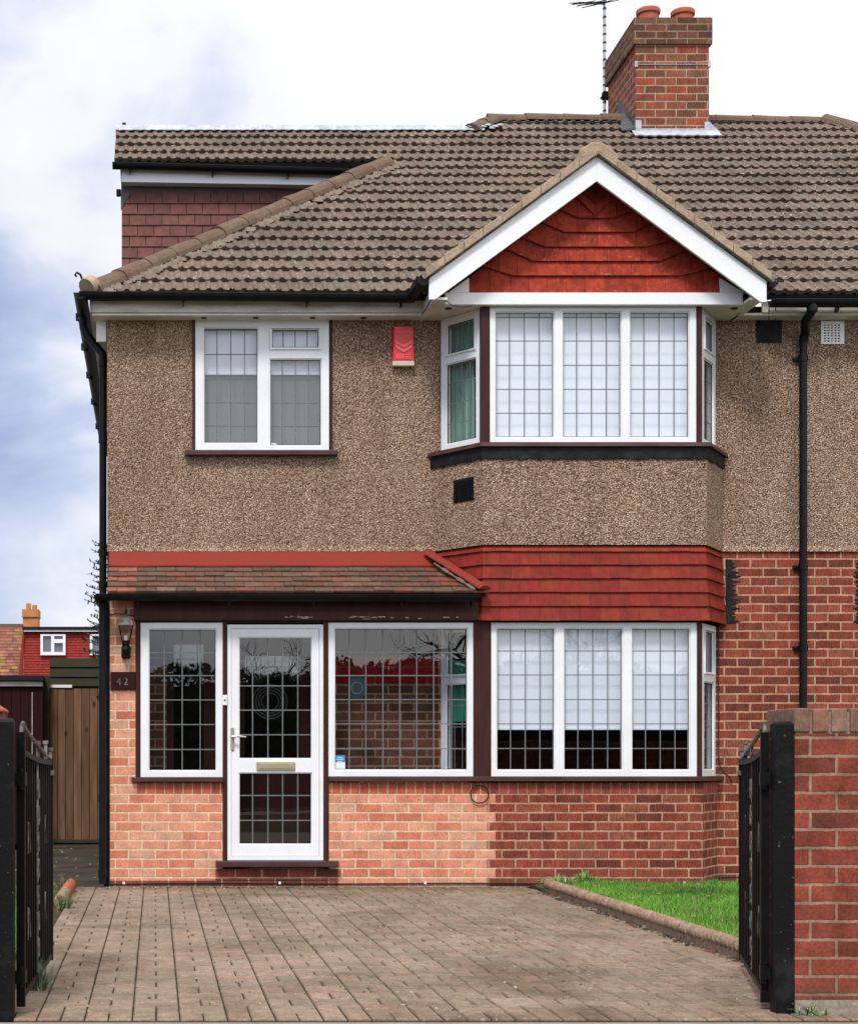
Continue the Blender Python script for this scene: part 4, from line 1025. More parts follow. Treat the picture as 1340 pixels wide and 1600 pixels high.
while zz_ > 5.0:
    x = xc0 - (0 if c % 2 else .085); zb_ = zz_ - 0.1135
    while x < 2.4:
        a, b = max(x, xc0), x + .170
        if b - a > .02:
            q = rnd.uniform(.85, 1.12); mb.cur = (0.138 * q, 0.056 * q, 0.046 * q); e = .0035; dz = rnd.uniform(-.002, .002)
            mb.hexa([(a + e, yc - .012, zb_ + dz), (b - e, yc - .012, zb_ + dz), (b - e, yc + .002, zb_), (a + e, yc + .002, zb_), (a + e, yc + .002, zz_ + .02), (b - e, yc + .002, zz_ + .02), (b - e, yc + .014, zz_ + .02), (a + e, yc + .014, zz_ + .02)])
        x += .170
    zz_ = zb_; c += 1
part('extension_tile_hanging', mb, 'red_tile')['label'] = 'brown-red tile hung wall of the loft extension'
part('lead_corner', MB().prism_xz([(xc0 - .006, Z(330, yc)), (xc0 + .03, Z(318, yc)), (xc0 + .10, Z(303, yc)), (xc0 - .006, Z(303, yc))], yc - .018, yc - .006), 'dark_lead')
part('pipe_stub', MB().tube([(xc0 - .03, yc + .05, Z(304, yc)), (xc0 - .03, yc + .05, Z(294, yc))], .025, 10), 'black_plastic')

# --- eaves -------------------------------------------------------------------
yg = 14.56; zg = Z(459, yg)
mb = MB(); A_, B_ = (X(124, yg), yg, zg + .004), (X(648, yg), yg, Z(463, yg))
half_gutter(mb, A_, B_, .056); brackets(mb, A_, B_, [.31, .68, .96], .060)
half_gutter(mb, (-.64, 14.52, zg), (-.64, 22.0, zg - .02), .056); brackets2 = [15.2, 16.3, 17.5, 18.8, 20.2]
for y in brackets2: mb.tube([(-.70, y, zg - .0), (-.70, y, zg - .06), (-.64, y, zg - .07)], .012, 6)
mb.tube([(-.64, 15.15, zg - .05), (-.64, 15.15, zg - .14), (-.60, 15.13, zg - .22), (-.462, 15.06, zg - .40), (-.462, 15.06, zg - .5)], .036, 12)
part('eaves_gutter', mb, 'black_plastic', smooth=True)
mb = MB(); mb.tube([(-.462, 15.06, zg - .45), (-.462, 15.06, 0.03)], .033, 14)
for z in (zg - .48, 3.9, 2.9, 2.62): mb.tube([(-.462, 15.06, z - .03), (-.462, 15.06, z + .03)], .040, 14)
part('side_downpipe', mb, 'black_plastic', smooth=True)
mb = MB(); yf_ = 14.66
mb.box(XH + .01, X(665, yf_), yf_, yf_ + .022, ZS + .02, Z(470, yf_)); mb.box(XH - .0, XH + .02, yf_, 22, ZS + .02, 5.03)
part('fascia', MB().box(X(1190, yf_), 11.6, yf_, yf_ + .022, ZS + .02, Z(470, yf_)), 'fascia', bevel=.003)
part('fascia', mb, 'fascia', bevel=.003)
mb = MB(); mb.box(XH + .02, 2.30, yf_ + .022, YW, ZS, ZS + .02); mb.box(XH + .02, XL, YW, 22, ZS, ZS + .02); part('soffit_board', MB().box(5.0, 11.6, yf_ + .022, YW, ZS, ZS + .02), 'soffit')
for u in (318, 397, 485, 560, 612): 
    pass
part('soffit_board', mb, 'soffit')
mb = MB()
for x in (0.42, 0.87, 1.36, 1.80): part('soffit_vent', MB().lathe([(.026, -.006), (.026, 0)], (x, 14.76, ZS), 14), 'black_plastic')
mb = MB(); mb.box(XH + .05, XL - .012, YW + .02, YW + .05, 4.72, ZS); part('corner_block', mb, 'soffit')
# right-hand gutter and downpipe
mb = MB(); A_, B_ = (X(1203, yg), yg, Z(470, yg)), (9.4, yg, Z(470, yg))
half_gutter(mb, A_, B_, .056); brackets(mb, A_, B_, [.14, .31, .6], .060)
xd = X(1255, YW - .07)
part('eaves_gutter', mb, 'black_plastic', smooth=True)
mb = MB(); yd = YW - .055
mb.tube([(X(1268, yg), yg, Z(474, yg)), (X(1268, yg), yg, ZS + .01), (X(1264, yg), yg + .10, ZS - .06), (xd + .01, yd - .02, ZS - .13), (xd, yd, ZS - .2)], .038, 12); mb.tube([(X(1268, yg), yg, Z(474, yg)), (X(1268, yg), yg, ZS + .0)], .046, 12)
mb.tube([(xd, yd, ZS - .15), (xd, yd, Z(1106, yd))], .033, 14)
for v in (560, 885, 1012): mb.tube([(xd, yd, Z(v, yd) - .028), (xd, yd, Z(v, yd) + .028)], .040, 14); mb.box(xd - .075, xd + .02, yd + .02, yd + .05, Z(v, yd) - .012, Z(v, yd) + .012)
part('downpipe', mb, 'black_plastic', smooth=True)['label'] = 'black downpipe on the wall right of the bay'

# --- gable over the bay ----------------------------------------------------------
YB = 14.15
xa_, za_ = X(932, YB), Z(244, YB)                    # apex of the barge
xl_, zl_ = X(670, YB), Z(435, YB); xr_, zr_ = X(1197, YB), Z(439, YB)
bh = Z(283, YB) - za_                                # board height along the vertical (negative)
mb = MB()
for sg, xe, ze in ((-1, xl_, zl_), (1, xr_, zr_)):
    pts = [(xe, ze - .175), (xe + (-sg) * .05, ze - .175), (xa_, za_ + bh), (xa_, za_), (xe, ze)]
    if sg < 0: mb.prism_xz(pts, YB, YB + .028)
    else: mb.prism_xz(pts[::-1], YB, YB + .028)
BG = part('bargeboard', mb, 'white_paint', bevel=.003)
# tiled gable roof behind the barge, verge tiles with mortar
YBK = 16.6
mb = MB(); n = 9
for sg, xe, ze in ((-1, xl_ - .035, zl_ - .01), (1, xr_ + .03, zr_ - .01)):
    p0 = Vector((xa_, 0, za_ + .01)); p1 = Vector((xe, 0, ze + .0)); d = (p1 - p0); up = Vector((-d.z, 0, d.x)) * (1 if sg > 0 else -1); up.normalize(); 
    if up.z < 0: up = -up
    rnd = random.Random(5 + sg)
    for k in range(n):
        a, b = p0 + d * (k / n), p0 + d * ((k + 1.06) / n); h0, h1 = .020, .044 + rnd.uniform(-.004, .006); yo = YB - .035 + rnd.uniform(-.004, .004)
        q = rnd.uniform(.85, 1.15); mb.cur = (0.16 * q, 0.13 * q, 0.105 * q)
        A0, A1, B0, B1 = a + up * (-.01), a + up * h0, b + up * .0, b + up * h1
        for (P_, Q_, R_, S_) in ((A0, B0, B1, A1),):
            pts = [Vector((P_.x, yo, P_.z)), Vector((Q_.x, yo, Q_.z)), Vector((R_.x, yo, R_.z)), Vector((S_.x, yo, S_.z))]
            if sg < 0: pts = pts[::-1]
            mb.prism(pts, (0, YBK - yo, 0))
part('gable_roof', mb, 'roof_tile')
mb = MB()
for sg, xe, ze in ((-1, xl_ - .035, zl_ - .01), (1, xr_ + .03, zr_ - .01)):
    rnd = random.Random(15 + sg); n2 = 9
    for k in range(n2):
        f0, f1 = k / n2, (k + .98) / n2
        a = Vector((xa_, YB - .048, za_ + .006)).lerp(Vector((xe, YB - .048, ze)), f0); b = Vector((xa_, YB - .048, za_ + .006)).lerp(Vector((xe, YB - .048, ze)), f1)
        hh = rnd.uniform(.070, .086)
        pts = [a, b, b + Vector((0, .0, hh)), a + Vector((0, .0, hh * .94))]
        if sg < 0: pts = pts[::-1]
        mb.prism(pts, (0, .11, 0))
part('verge_tiles', mb, 'verge', bevel=.006)
mb = MB()
pts = [(xa_ - .14, za_ - .01), (xa_ - .03, za_ + .012), (xa_ + .03, za_ + .012), (xa_ + .15, za_ - .05), (xa_ + .15, za_ + .03), (xa_ + .06, za_ + .10), (xa_ - .02, za_ + .115), (xa_ - .10, za_ + .075)]
mb.prism_xz([(xa_ - .15, za_ - .045), (xa_, za_ + .012), (xa_ + .17, za_ - .085), (xa_ + .16, za_ + .0), (xa_ + .09, za_ + .07), (xa_ + .02, za_ + .105), (xa_ - .06, za_ + .10), (xa_ - .13, za_ + .045)], YB - .05, YB + .3)
cap_line(mb, (xa_, YB + .1, za_ + .06), (xa_, YBK - .3, za_ + .06), .12, .09, 5, 6)
part('gable_ridge_cap', mb, 'verge', bevel=.012)
# red scalloped tile panel
YP = 14.36
def gable_tiles():
    pb = MB().prism_xz([(X(718, YP), Z(458, YP)), (X(1146, YP), Z(458, YP)), (X(932, YP), Z(270, YP))], YP + .03, YP + .06); part('gable_board', pb, 'maroon')
    rows = [  # bottom edge polylines from the foot upwards, in photo pixels
        [(716, 458), (1150, 458)],
        [(738, 409), (760, 418), (800, 431), (1065, 431), (1103, 421), (1135, 409)],
        [(765, 378), (792, 390), (832, 408.5), (1029, 408.5), (1072, 391), (1108, 378)],
        [(790, 358), (813, 371), (851, 386), (1010, 386), (1044, 377), (1080, 360)],
        [(822, 335), (845, 347), (881, 363), (989, 363), (1016, 348), (1046, 335)],
        [(850, 315), (873, 328), (904, 341), (960, 341), (990, 328), (1016, 315)],
        [(880, 293), (903, 311), (929, 338), (958, 309), (985, 290)],
        [(893, 278), (911, 298), (930, 319), (948, 299), (968, 278)],
        [(908, 275), (931, 303), (955, 275)]]
    rnd = random.Random(12); mb = MB()
    def zat(r, u):
        for (a, b), (c, d) in zip(r[:-1], r[1:]):
            if a <= u <= c: return b + (d - b) * (u - a) / (c - a)
        return r[0][1] if u < r[0][0] else r[-1][1]
    for k, r in enumerate(rows):
        up = rows[k + 1] if k + 1 < len(rows) else [(a, b - 22) for a, b in r]
        u0, u1 = r[0][0], r[-1][0]; bp = sorted(set([p[0] for p in r] + [p[0] for p in up if u0 < p[0] < u1]))
        x = u0 + rnd.uniform(8, 30); cuts = []
        while x < u1: cuts.append(x); x += rnd.uniform(28, 33) 
        allx = sorted(set(bp + cuts)); q = rnd.uniform(.85, 1.12)
        base = (0.275, 0.034, 0.018)
        for a, b in zip(allx[:-1], allx[1:]):
            if a in cuts: q = rnd.uniform(.84, 1.14)
            mb.cur = tuple(v * q for v in base)
            ea = .22 if a in cuts else 0; eb = .22 if b in cuts else 0
            aa, bb = a + ea, b - eb
            za, zb = zat(r, a), zat(r, b); ta, tb = min(zat(up, a) - 5, za - 6), min(zat(up, b) - 5, zb - 6)
            lim = lambda u: 272 + abs(u - 932) * 0.885       # stays behind the barge
            ta, tb = max(ta, lim(a) - 14), max(tb, lim(b) - 14)
            ta, tb = min(ta, za - 1), min(tb, zb - 1)
            yb_, yt = YP - .018, YP + .010
            P_ = lambda u, v, y: (X(u, YP), y, Z(v, YP))
            mb.hexa([P_(aa, za, yb_), P_(bb, zb, yb_), P_(bb, zb, yb_ + .014), P_(aa, za, yb_ + .014), P_(aa, ta, yt), P_(bb, tb, yt), P_(bb, tb, yt + .014), P_(aa, ta, yt + .014)])
    part('gable_tile_panel', mb, 'weathered_red_tile')['label'] = 'red tile panel with curved courses inside the gable'
gable_tiles()
yb2 = 14.325
mb = MB()
mb.box(X(695, yb2), X(1160, yb2), yb2, yb2 + .06, ZS - .002, Z(457, yb2))
mb.prism_xz([(X(700, yb2), Z(456.5, yb2)), (X(733, yb2), Z(456.5, yb2)), (X(733, yb2), Z(433, yb2))], yb2 + .01, yb2 + .04)
mb.prism_xz([(X(1125, yb2), Z(456.5, yb2)), (X(1163, yb2), Z(456.5, yb2)), (X(1125, yb2), Z(434, yb2))], yb2 + .01, yb2 + .04)
part('gable_fascia', mb, 'white_paint', bevel=.003)
# boxed soffit under the gable
mb = MB(); xsl, xsr = xl_ + .03, xr_ - .03
mb.box(xsl, X(694, yb2), YB + .03, 14.33, ZS, ZS + .02); mb.box(X(1161, yb2), xsr, YB + .03, 14.33, ZS, ZS + .02); mb.box(xsl, xsr, 14.33, YW, ZS, ZS + .02)
mb.box(xsl, xsl + .02, YB + .03, YW, ZS - .012, 5.0); mb.box(xsr - .02, xsr, YB + .03, YW, ZS - .012, 5.0)
part('gable_soffit', mb, 'soffit')
mb = MB()
for x in (2.48, 4.90): part('soffit_vent', MB().lathe([(.03, -.006), (.03, 0)], (x, 14.45, ZS), 14), 'brown_paint')
# side gutters of the gable
mb = MB()
g2 = MB(); half_gutter(g2, (xr_ + .06, YB + .02, zr_ + .005), (xr_ + .06, 14.6, zr_ + .0), .05); part('gable_gutter', g2, 'black_plastic', smooth=True)
half_gutter(mb, (xl_ - .05, YB - .02, zl_ + .01), (xl_ - .06, 14.62, zl_ + .0), .055)
mb.tube([(xl_ - .05, YB - .02, zl_ - .02), (xl_ - .075, 14.5, zl_ - .03)], .045, 12)
part('gable_gutter', mb, 'black_plastic', smooth=True)
# dangling cables by the soffit
mb = MB(); P_ = lambda u, v, Y: (X(u, Y), Y, Z(v, Y))
mb.tube([P_(693, 460, 14.30), P_(697, 470, 14.28), P_(706, 477, 14.28), P_(722, 480, 14.3), P_(738, 478, 14.32)], .0035, 6)
part('loose_cable', mb, 'cable')

# --- chimney ---------------------------------------------------------------------
yc0 = 18.44; xc_0, xc_1 = X(993, yc0), X(1107, yc0); yc1 = 19.58; zc1 = 9.085; zc_c = Z(70, yc0)
mb = MB().box(xc_0, xc_1, yc0, yc1, 7.3, zc_c); stack = part('chimney', mb, 'chimney_brick')
mb = MB().box(xc_0 - .028, xc_1 + .028, yc0 - .028, yc1 + .028, zc_c, zc1); mb.build('chimney_cap', MT['chimney_cap_brick'], stack)
mb = MB(); 
for k in range(22):
    a = rr.uniform(xc_0 + .05, xc_1 - .05); s_ = rr.uniform(.03, .08); y = rr.uniform(yc0 + .05, yc1 - .1); mb.box(a - s_, a + s_, y - s_, y + s_, zc1 - .01, zc1 + rr.uniform(.015, .04))
mb.build('flaunching', MT['mortar'], stack)
for u, v, y in ((1012, 16, 18.72), (1066, 18, 18.78)):
    z = Z(v, y) - zc1; mb = MB(); r = .125
    mb.lathe([(r * .92, 0), (r * .90, z - .06), (r * 1.03, z - .05), (r * 1.05, z - .01), (r, z), (r - .022, z), (r - .024, z - .1), (.01, z - .12)], (X(u, y), y, zc1), 28)
    mb.build('chimney_pot', MT['terracotta'], stack, smooth=True)
mb = MB(); 
for k in range(12):      # stepped lead on the side
    y = yc0 + .02 + k * .055; z = Z0R + (y - Y0R) * .718
    if z > 8.3: break
    mb.hexa([(xc_0 - .012, y, z - .02), (xc_0 - .004, y, z - .02), (xc_0 - .004, y + .053, z + .02), (xc_0 - .012, y + .053, z + .02), (xc_0 - .012, y, z + .16 + .02 * (k % 2)), (xc_0 - .004, y, z + .16), (xc_0 - .004, y + .053, z + .20), (xc_0 - .012, y + .053, z + .20)])
for k in range(6):
    y = yc0 + .0 + k * .07; z = Z0R + (y - Y0R) * .718 + .055
    mb.hexa([(xc_0 - .15 + .02 * k, y, z), (xc_0 - .0, y, z + .01), (xc_0 - .0, y + .08, z + .07), (xc_0 - .15 + .02 * k, y + .08, z + .06), (xc_0 - .15 + .02 * k, y, z + .008), (xc_0, y, z + .05), (xc_0, y + .08, z + .1), (xc_0 - .15 + .02 * k, y + .08, z + .068)])
mb.build('side_flashing', MT['dark_lead'], stack)
mb = MB(); n = 34; xa, xb = xc_0 - .06, xc_1 + .08
for k in range(n):
    a, b = xa + (xb - xa) * k / n, xa + (xb - xa) * (k + 1) / n
    tb_ = (yc0 - Y0R) / CP
    def T(x): return tb_ - .175 + .012 * math.sin(x * 62) + noise.noise(Vector((x * 8, 3, 0))) * .02
    mb.face([RP(a, T(a), .058), RP(b, T(b), .058), RP(b, tb_ - .02, .062), RP(a, tb_ - .02, .062)])
    mb.face([RP(a, T(a), .045), RP(b, T(b), .045), RP(b, T(b), .058), RP(a, T(a), .058)])
zb_ = RP(0, (yc0 - Y0R) / CP, 0).z
mb.box(xc_0 + .04, xc_1 - .03, yc0 - .012, yc0 - .002, zb_ - .02, zb_ + .075); mb.box(xc_0 - .008, xc_0 + .055, yc0 - .016, yc0 - .003, zb_ - .02, zb_ + .165); mb.box(xc_1 - .05, xc_1 + .01, yc0 - .016, yc0 - .003, zb_ - .02, zb_ + .145)
mb.hexa([(xc_1 + .008, yc0, zb_ - .02), (xc_1 + .15, yc0 - .02, zb_ + .0), (xc_1 + .13, yc0 + .10, zb_ + .07), (xc_1 + .004, yc0 + .12, zb_ + .05), (xc_1 + .008, yc0, zb_ + .15), (xc_1 + .11, yc0, zb_ + .05), (xc_1 + .10, yc0 + .1, zb_ + .11), (xc_1 + .004, yc0 + .12, zb_ + .18)])
mb.build('lead_flashing', MT['flashing'], stack)
mb = MB().tube([(xc_0 - .006, yc0 - .006, Z(101, yc0)), (xc_1 + .006, yc0 - .006, Z(101, yc0))], .004, 6)
for x in (xc_0, xc_1): mb.box(x - .012, x + .016, yc0 - .014, yc0 + .01, Z(105, yc0), Z(96, yc0))
mb.build('lashing_wire', MT['flashing'], stack)
# aerial
AR = thing('tv_aerial', 'tall ribbed aerial mast fixed behind the left side of the brick chimney', 'aerial', (X(944, 19.62), 19.62, 7.6))
ym = 19.62; xm = X(944, ym)
mb = MB().tube([(xm, ym, 7.6), (xm, ym, 9.85)], .017, 10)
for k in range(14): z = 7.95 + k * .098 * 1.0; 
mb.build('mast', MT['flashing'], AR, smooth=True)
mb = MB()
for k in range(22): z = 7.75 + k * .098; mb.tube([(xm, ym, z - .009), (xm, ym, z + .009)], .021, 10)
mb.build('cable_tie', MT['cable'], AR)
mb = MB(); mb.tube([(xm, ym, Z(150, ym)), (xm + .05, ym - .02, Z(152, ym))], .012, 6); mb.box(xm - .03, xm + .05, ym - .05, ym + .02, Z(156, ym), Z(145, ym))
mb.prism_xz([(xm - .06, Z(155, ym)), (xm - .0, Z(155, ym)), (xm - .0, Z(143, ym))], ym - .03, ym)
mb.build('wall_bracket', MT['black_iron'], AR)
mb = MB(); bz = Z(-3, 19.4)
mb.tube([(xm, ym, bz + .03), (X(905, 18.9), 18.9, Z(4, 18.9))], .010, 8)
for k in range(9):
    f = .15 + k * .1; c = Vector((xm, ym, bz + .03)).lerp(Vector((X(905, 18.9), 18.9, Z(4, 18.9))), f); L = .20 - .008 * k
    dr = Vector((.7, -.12 + .03 * k, .10 + .05 * math.sin(k * 2.0)))
    dr.normalize(); mb.tube([c - dr * L, c + dr * L], .005, 6)
mb.build('dipole_array', MT['cable'], AR)

# --- things fixed to the house ---------------------------------------------------------
AL = thing('alarm_box', 'red burglar alarm box on the pebbledash between the upstairs windows', 'alarm box', (X(630, YW), YW, Z(540, YW)))
ya = YW - .07
mb = MB().hexa([(X(614, ya), ya + .01, Z(563, ya)), (X(647, ya), ya + .01, Z(563, ya)), (X(648, ya), YW, Z(563, ya)), (X(613, ya), YW, Z(563, ya)), (X(616, ya), ya, Z(510, ya)), (X(645.5, ya), ya, Z(510, ya)), (X(648, ya), YW, Z(509, ya)), (X(613, ya), YW, Z(509, ya))])
mb.build('cover', MT['alarm_red'], AL, bevel=.006)
mb = MB().box(X(613.5, ya), X(647.5, ya), ya + .008, YW, Z(571, ya), Z(563.3, ya)); mb.build('strobe_base', MT['cream'], AL, bevel=.004)
yt = ya + .0005
for s, v, sz in (('CHEVRON', 521.5, .036), ('ALARMS', 528.5, .036), ('2272', 556, .05)):
    if s == '2272': continue
    text_mesh(s, sz, Matrix.Translation((X(630.7, ya), yt + .001, Z(v, ya)))).build('lettering', MT['alarm_light'], AL)
mb = MB()
for v in (531.5, 538.5):
    c = 630.7
    mb.prism_xz([(X(618, ya), Z(v + 4.5, ya)), (X(c, ya), Z(v + 12, ya)), (X(643.5, ya), Z(v + 4.5, ya)), (X(643.5, ya), Z(v, ya)), (X(c, ya), Z(v + 7.5, ya)), (X(618, ya), Z(v, ya))], ya - .002, ya + .008)
for v in (553, 556.5, 559): mb.box(X(633, ya), X(642, ya), ya + .003, ya + .009, Z(v + 1, ya), Z(v, ya))
for u in (620, 624, 628): mb.box(X(u, ya), X(u + 2, ya), ya + .003, ya + .009, Z(560, ya), Z(552.5, ya))
mb.build('chevron_emblem', MT['alarm_light'], AL)

LN = thing('wall_lantern', 'black coach lantern with tapered glass on the porch brick pier', 'lantern', (X(197, YF), YF, Z(1025, YF)))
yl = YF - .10; lx = X(197, yl)
LV = lambda v: Z(v, yl)
mb = MB()
def frus(mb, cx, cy, r0, z0, r1, z1, n=4, rot=math.pi / 4):
    a = [mb.vert((cx + r0 * math.cos(rot + 2*math.pi*j/n), cy + r0 * math.sin(rot + 2*math.pi*j/n), z0)) for j in range(n)]
    b = [mb.vert((cx + r1 * math.cos(rot + 2*math.pi*j/n), cy + r1 * math.sin(rot + 2*math.pi*j/n), z1)) for j in range(n)]
    for j in range(n): mb.fi([a[j], a[(j+1) % n], b[(j+1) % n], b[j]])
    mb.fi(a[::-1]); mb.fi(b)
frus(mb, lx, yl, .098, LV(978), .098, LV(976.5)); frus(mb, lx, yl, .088, LV(976.5), .066, LV(969)); frus(mb, lx, yl, .066, LV(969), .018, LV(959.5))
mb.lathe([(.010, 0), (.016, .008), (.008, .018), (.012, .028), (.004, .04), (.006, .05), (.001, .062)], (lx, yl, LV(959.5)), 12)
mb.build('lantern_roof', MT['worn_iron'], LN)
mb = MB()
for j in range(4):
    a = math.pi / 4 + j * math.pi / 2
    mb.tube([(lx + .080 * math.cos(a), yl + .080 * math.sin(a), LV(978)), (lx + .046 * math.cos(a), yl + .046 * math.sin(a), LV(1001))], .0045, 6)
frus(mb, lx, yl, .050, LV(1003), .050, LV(1001)); mb.lathe([(.012, 0), (.030, .015), (.036, .05), (.026, .08), (.034, .10), (.030, .115)], (lx, yl, LV(1003) - .115), 16)
mb.build('lantern_cage', MT['black_iron'], LN, smooth=False)
g = MB(); frus(g, lx, yl, .044, LV(1000.5), .077, LV(978.5)); g.build('lantern_glass', MT['lamp_glass'], LN)
mb = MB().tube([(lx, yl, LV(1001)), (lx, yl, LV(998))], .016, 12); mb.tube([(lx, yl, LV(998)), (lx, yl, LV(993))], .017, 12); mb.build('bulb', MT['sticker_white'], LN)
mb = MB(); mb.lathe([(.030, -.055), (.040, -.04), (.040, .04), (.030, .055)], (lx, YF - .03, LV(1018)), 16); mb.tube([(lx, yl, LV(1012)), (lx, yl, LV(1022)), (lx, YF - .05, LV(1024)), (lx, YF, LV(1020))], [.022, .024, .022, .02], 12)
mb.build('wall_mount', MT['black_iron'], LN, smooth=True)
mb = MB().tube([(X(172, YF), YF - .006, Z(961, YF)), (X(182, YF), YF - .008, Z(959, YF)), (X(192, YF), YF - .02, Z(960, YF)), (X(203, YF), YF - .008, Z(961, YF)), (X(213, YF), YF - .006, Z(965, YF))], .004, 6); mb.build('supply_cable', MT['cable'], LN)

NP = thing('number_board', 'dark red wooden board with house number 42 on the porch pier', 'house number', (X(192, YF), YF, Z(1078, YF)))
MB().box(X(173, YF), X(212, YF), YF - .022, YF, Z(1078, YF), Z(1050, YF)).build('board', MT['maroon'], NP, bevel=.003)
for ch, u in (('4', 186), ('2', 197)):
    text_mesh(ch, .088, Matrix.Translation((X(u, YF), YF - .024, Z(1070.5, YF)))).build('digit', MT['worn_iron'], NP)
DB = thing('doorbell', 'small white doorbell push on the brown post left of the door', 'doorbell', (X(351, YF), YF, Z(1094, YF)))
MB().box(X(347.8, YF), X(354.8, YF), YF - .024, YF - .008, Z(1102, YF), Z(1086, YF)).build('bell_case', MT['upvc'], DB, bevel=.003)
MB().tube([(X(351.3, YF), YF - .024, Z(1094, YF)), (X(351.3, YF), YF - .029, Z(1094, YF))], .007, 12).build('push_button', MT['black_plastic'], DB)
# vents
mb = MB(); B = bay(.04); c0 = B[0].lerp(B[1], .44); c1 = B[0].lerp(B[1], .83)
nrm = Vector((-(B[1]-B[0]).y, (B[1]-B[0]).x)).normalized(); 
if nrm.y > 0: nrm = -nrm
za, zb = Z(785, 14.58), Z(749, 14.58)
def sl(p, q, o0, o1, z0, z1): mb.hexa([(*(p + nrm * o1), z0), (*(q + nrm * o1), z0), (*(q + nrm * o0), z0), (*(p + nrm * o0), z0), (*(p + nrm * o1), z1), (*(q + nrm * o1), z1), (*(q + nrm * o0), z1), (*(p + nrm * o0), z1)])
sl(c0, c1, -.01, .006, za, zb)
for k in range(9): z = za + .012 + (zb - za - .02) * k / 9; sl(c0.lerp(c1, .08), c0.lerp(c1, .92), .006, .014, z, z + .008)
part('air_vent', mb, 'black_plastic')['label'] = 'black louvred vent below the upstairs bay window'
mb = MB(); x0v, x1v, z0v, z1v = X(1281, YW), X(1317, YW), Z(538, YW), Z(502, YW)
cx = [x0v]; cz = [z0v]
nx_, nz_ = 5, 7
hx = [(x0v + .025 + k * (x1v - x0v - .05) / nx_, x0v + .025 + (k + .62) * (x1v - x0v - .05) / nx_) for k in range(nx_)]
hz = [(z0v + .02 + k * (z1v - z0v - .04) / nz_, z0v + .02 + (k + .5) * (z1v - z0v - .04) / nz_) for k in range(nz_)]
mb.grid([x0v, x1v] + [q for h in hx for q in h], [z0v, z1v] + [q for h in hz for q in h], lambda x, z: not (any(a < x < b for a, b in hx) and any(a < z < b for a, b in hz)), YW - .014, YW - .001)
part('air_vent', mb, 'white_paint')['label'] = 'white grid air vent right of the downpipe'
part('vent_backing', MB().box(x0v + .01, x1v - .01, YW - .003, YW + .001, z0v + .01, z1v - .01), 'bitumen')
mb = MB().prism_xz([(X(1181, YW), Z(536, YW)), (X(1220, YW), Z(536.5, YW)), (X(1221, YW), Z(499, YW)), (X(1180, YW), Z(499, YW))], YW - .006, YW + .001)
part('bitumen_patch', mb, 'bitumen')['label'] = 'black painted patch under the eaves right of the bay'
mb = MB(); mb.tube([P_(1201, 478, 14.6), P_(1200, 500, 14.75), P_(1202, 530, 14.80), P_(1199, 541, 14.82)], .0035, 6); mb.tube([P_(1211, 478, 14.6), P_(1211, 500, 14.8), P_(1210, 520, 14.82)], .004, 6)
part('loose_cable', mb, 'cable')
# low cable with white clips, hanging cable right of the bay, wire ring
CB = thing('wall_cable', 'black cable clipped along the foot of the brickwork', 'cable', (2.5, YF, .06))
zc = Z(1380.5, YF); B = bay(.008)
pts = [(XPL, YF - .01, zc - .006)] + [(x, YF - .011, zc + .003 * math.sin(x * 3)) for x in (0, .5, 1, 1.5, 2, 2.5, 3, 3.5, 4, 4.5)] + [(B[2].x, B[2].y, zc), (B[3].x, B[3].y, zc + .02), (5.4, YW - .01, zc + .03)]
MB().tube(pts, .0055, 6).build('cable_run', MT['cable'], CB)
for u in (194, 437, 664, 889, 1068, 1118): MB().box(X(u - 2, YF), X(u + 1.6, YF), YF - .018, YF - .001, zc - .004, zc + .016).build('clip', MT['upvc'], CB)
yk = YW - .01
HC = tag(MB().tube([P_(1122, 975, yk), P_(1121, 1060, yk - .02), P_(1122, 1120, yk - .02), P_(1121, 1170, yk - .04), P_(1123, 1195, yk - .06), P_(1130, 1208, yk - .06), P_(1139, 1214, yk - .03), P_(1143, 1224, yk)], .0055, 6).build('hanging_cable', MT['cable'], smooth=True), 'thin black cable hanging down beside the right side of the ground bay', 'cable')
mb = MB(); ring(mb, X(749, YF - .02), YF - .02, Z(1241, YF), .076, .0055)
tag(mb.build('wire_hoop', MT['cable'], smooth=True), 'thin black wire hoop leaning on the brick below the corner post', 'hoop')

# stickers
ST = thing('window_sticker', 'small blue and white sticker in the lower left corner of the large porch window', 'sticker', (X(531, YF), YF + .02, Z(1204, YF)))
ys_ = YF + .0185
MB().box(X(524, YF), X(539.5, YF), ys_, ys_ + .002, Z(1203, YF), Z(1191, YF)).build('white_panel', MT['sticker_white'], ST)
MB().box(X(524, YF), X(539.5, YF), ys_, ys_ + .002, Z(1191, YF), Z(1180, YF)).build('blue_panel', MT['blue_sticker'], ST)
mb = MB()
for k, (a, b) in enumerate(((527, 536), (526, 537), (528, 535))): mb.box(X(a, YF), X(b, YF), ys_ - .001, ys_ + .001, Z(1184 + k * 3, YF), Z(1183 + k * 3, YF))
mb.build('print', MT['sticker_white'], ST)
RS = thing('round_sticker', 'dark blue round-bottomed badge sticker inside the large porch window', 'sticker', (X(558, YF), YF + .03, Z(1092, YF)))
yr = YF + .034
pts = [(X(545, YF), Z(1062, YF)), (X(545, YF), Z(1078, YF))] + [(X(558.5, YF) + .073 * math.cos(a), Z(1078, YF) + .073 * math.sin(a)) for a in [math.pi + math.pi * k / 16 for k in range(1, 16)]] + [(X(572, YF), Z(1078, YF)), (X(572, YF), Z(1062, YF)), (X(566, YF), Z(1056, YF)), (X(551, YF), Z(1056, YF))]
MB().prism_xz(pts, yr, yr + .002).build('badge', MT['dull_blue'], RS)
mb = MB(); ring(mb, X(558.5, YF), yr - .001, Z(1075, YF), .048, .003); mb.build('emblem_ring', MT['sticker_grey'], RS)

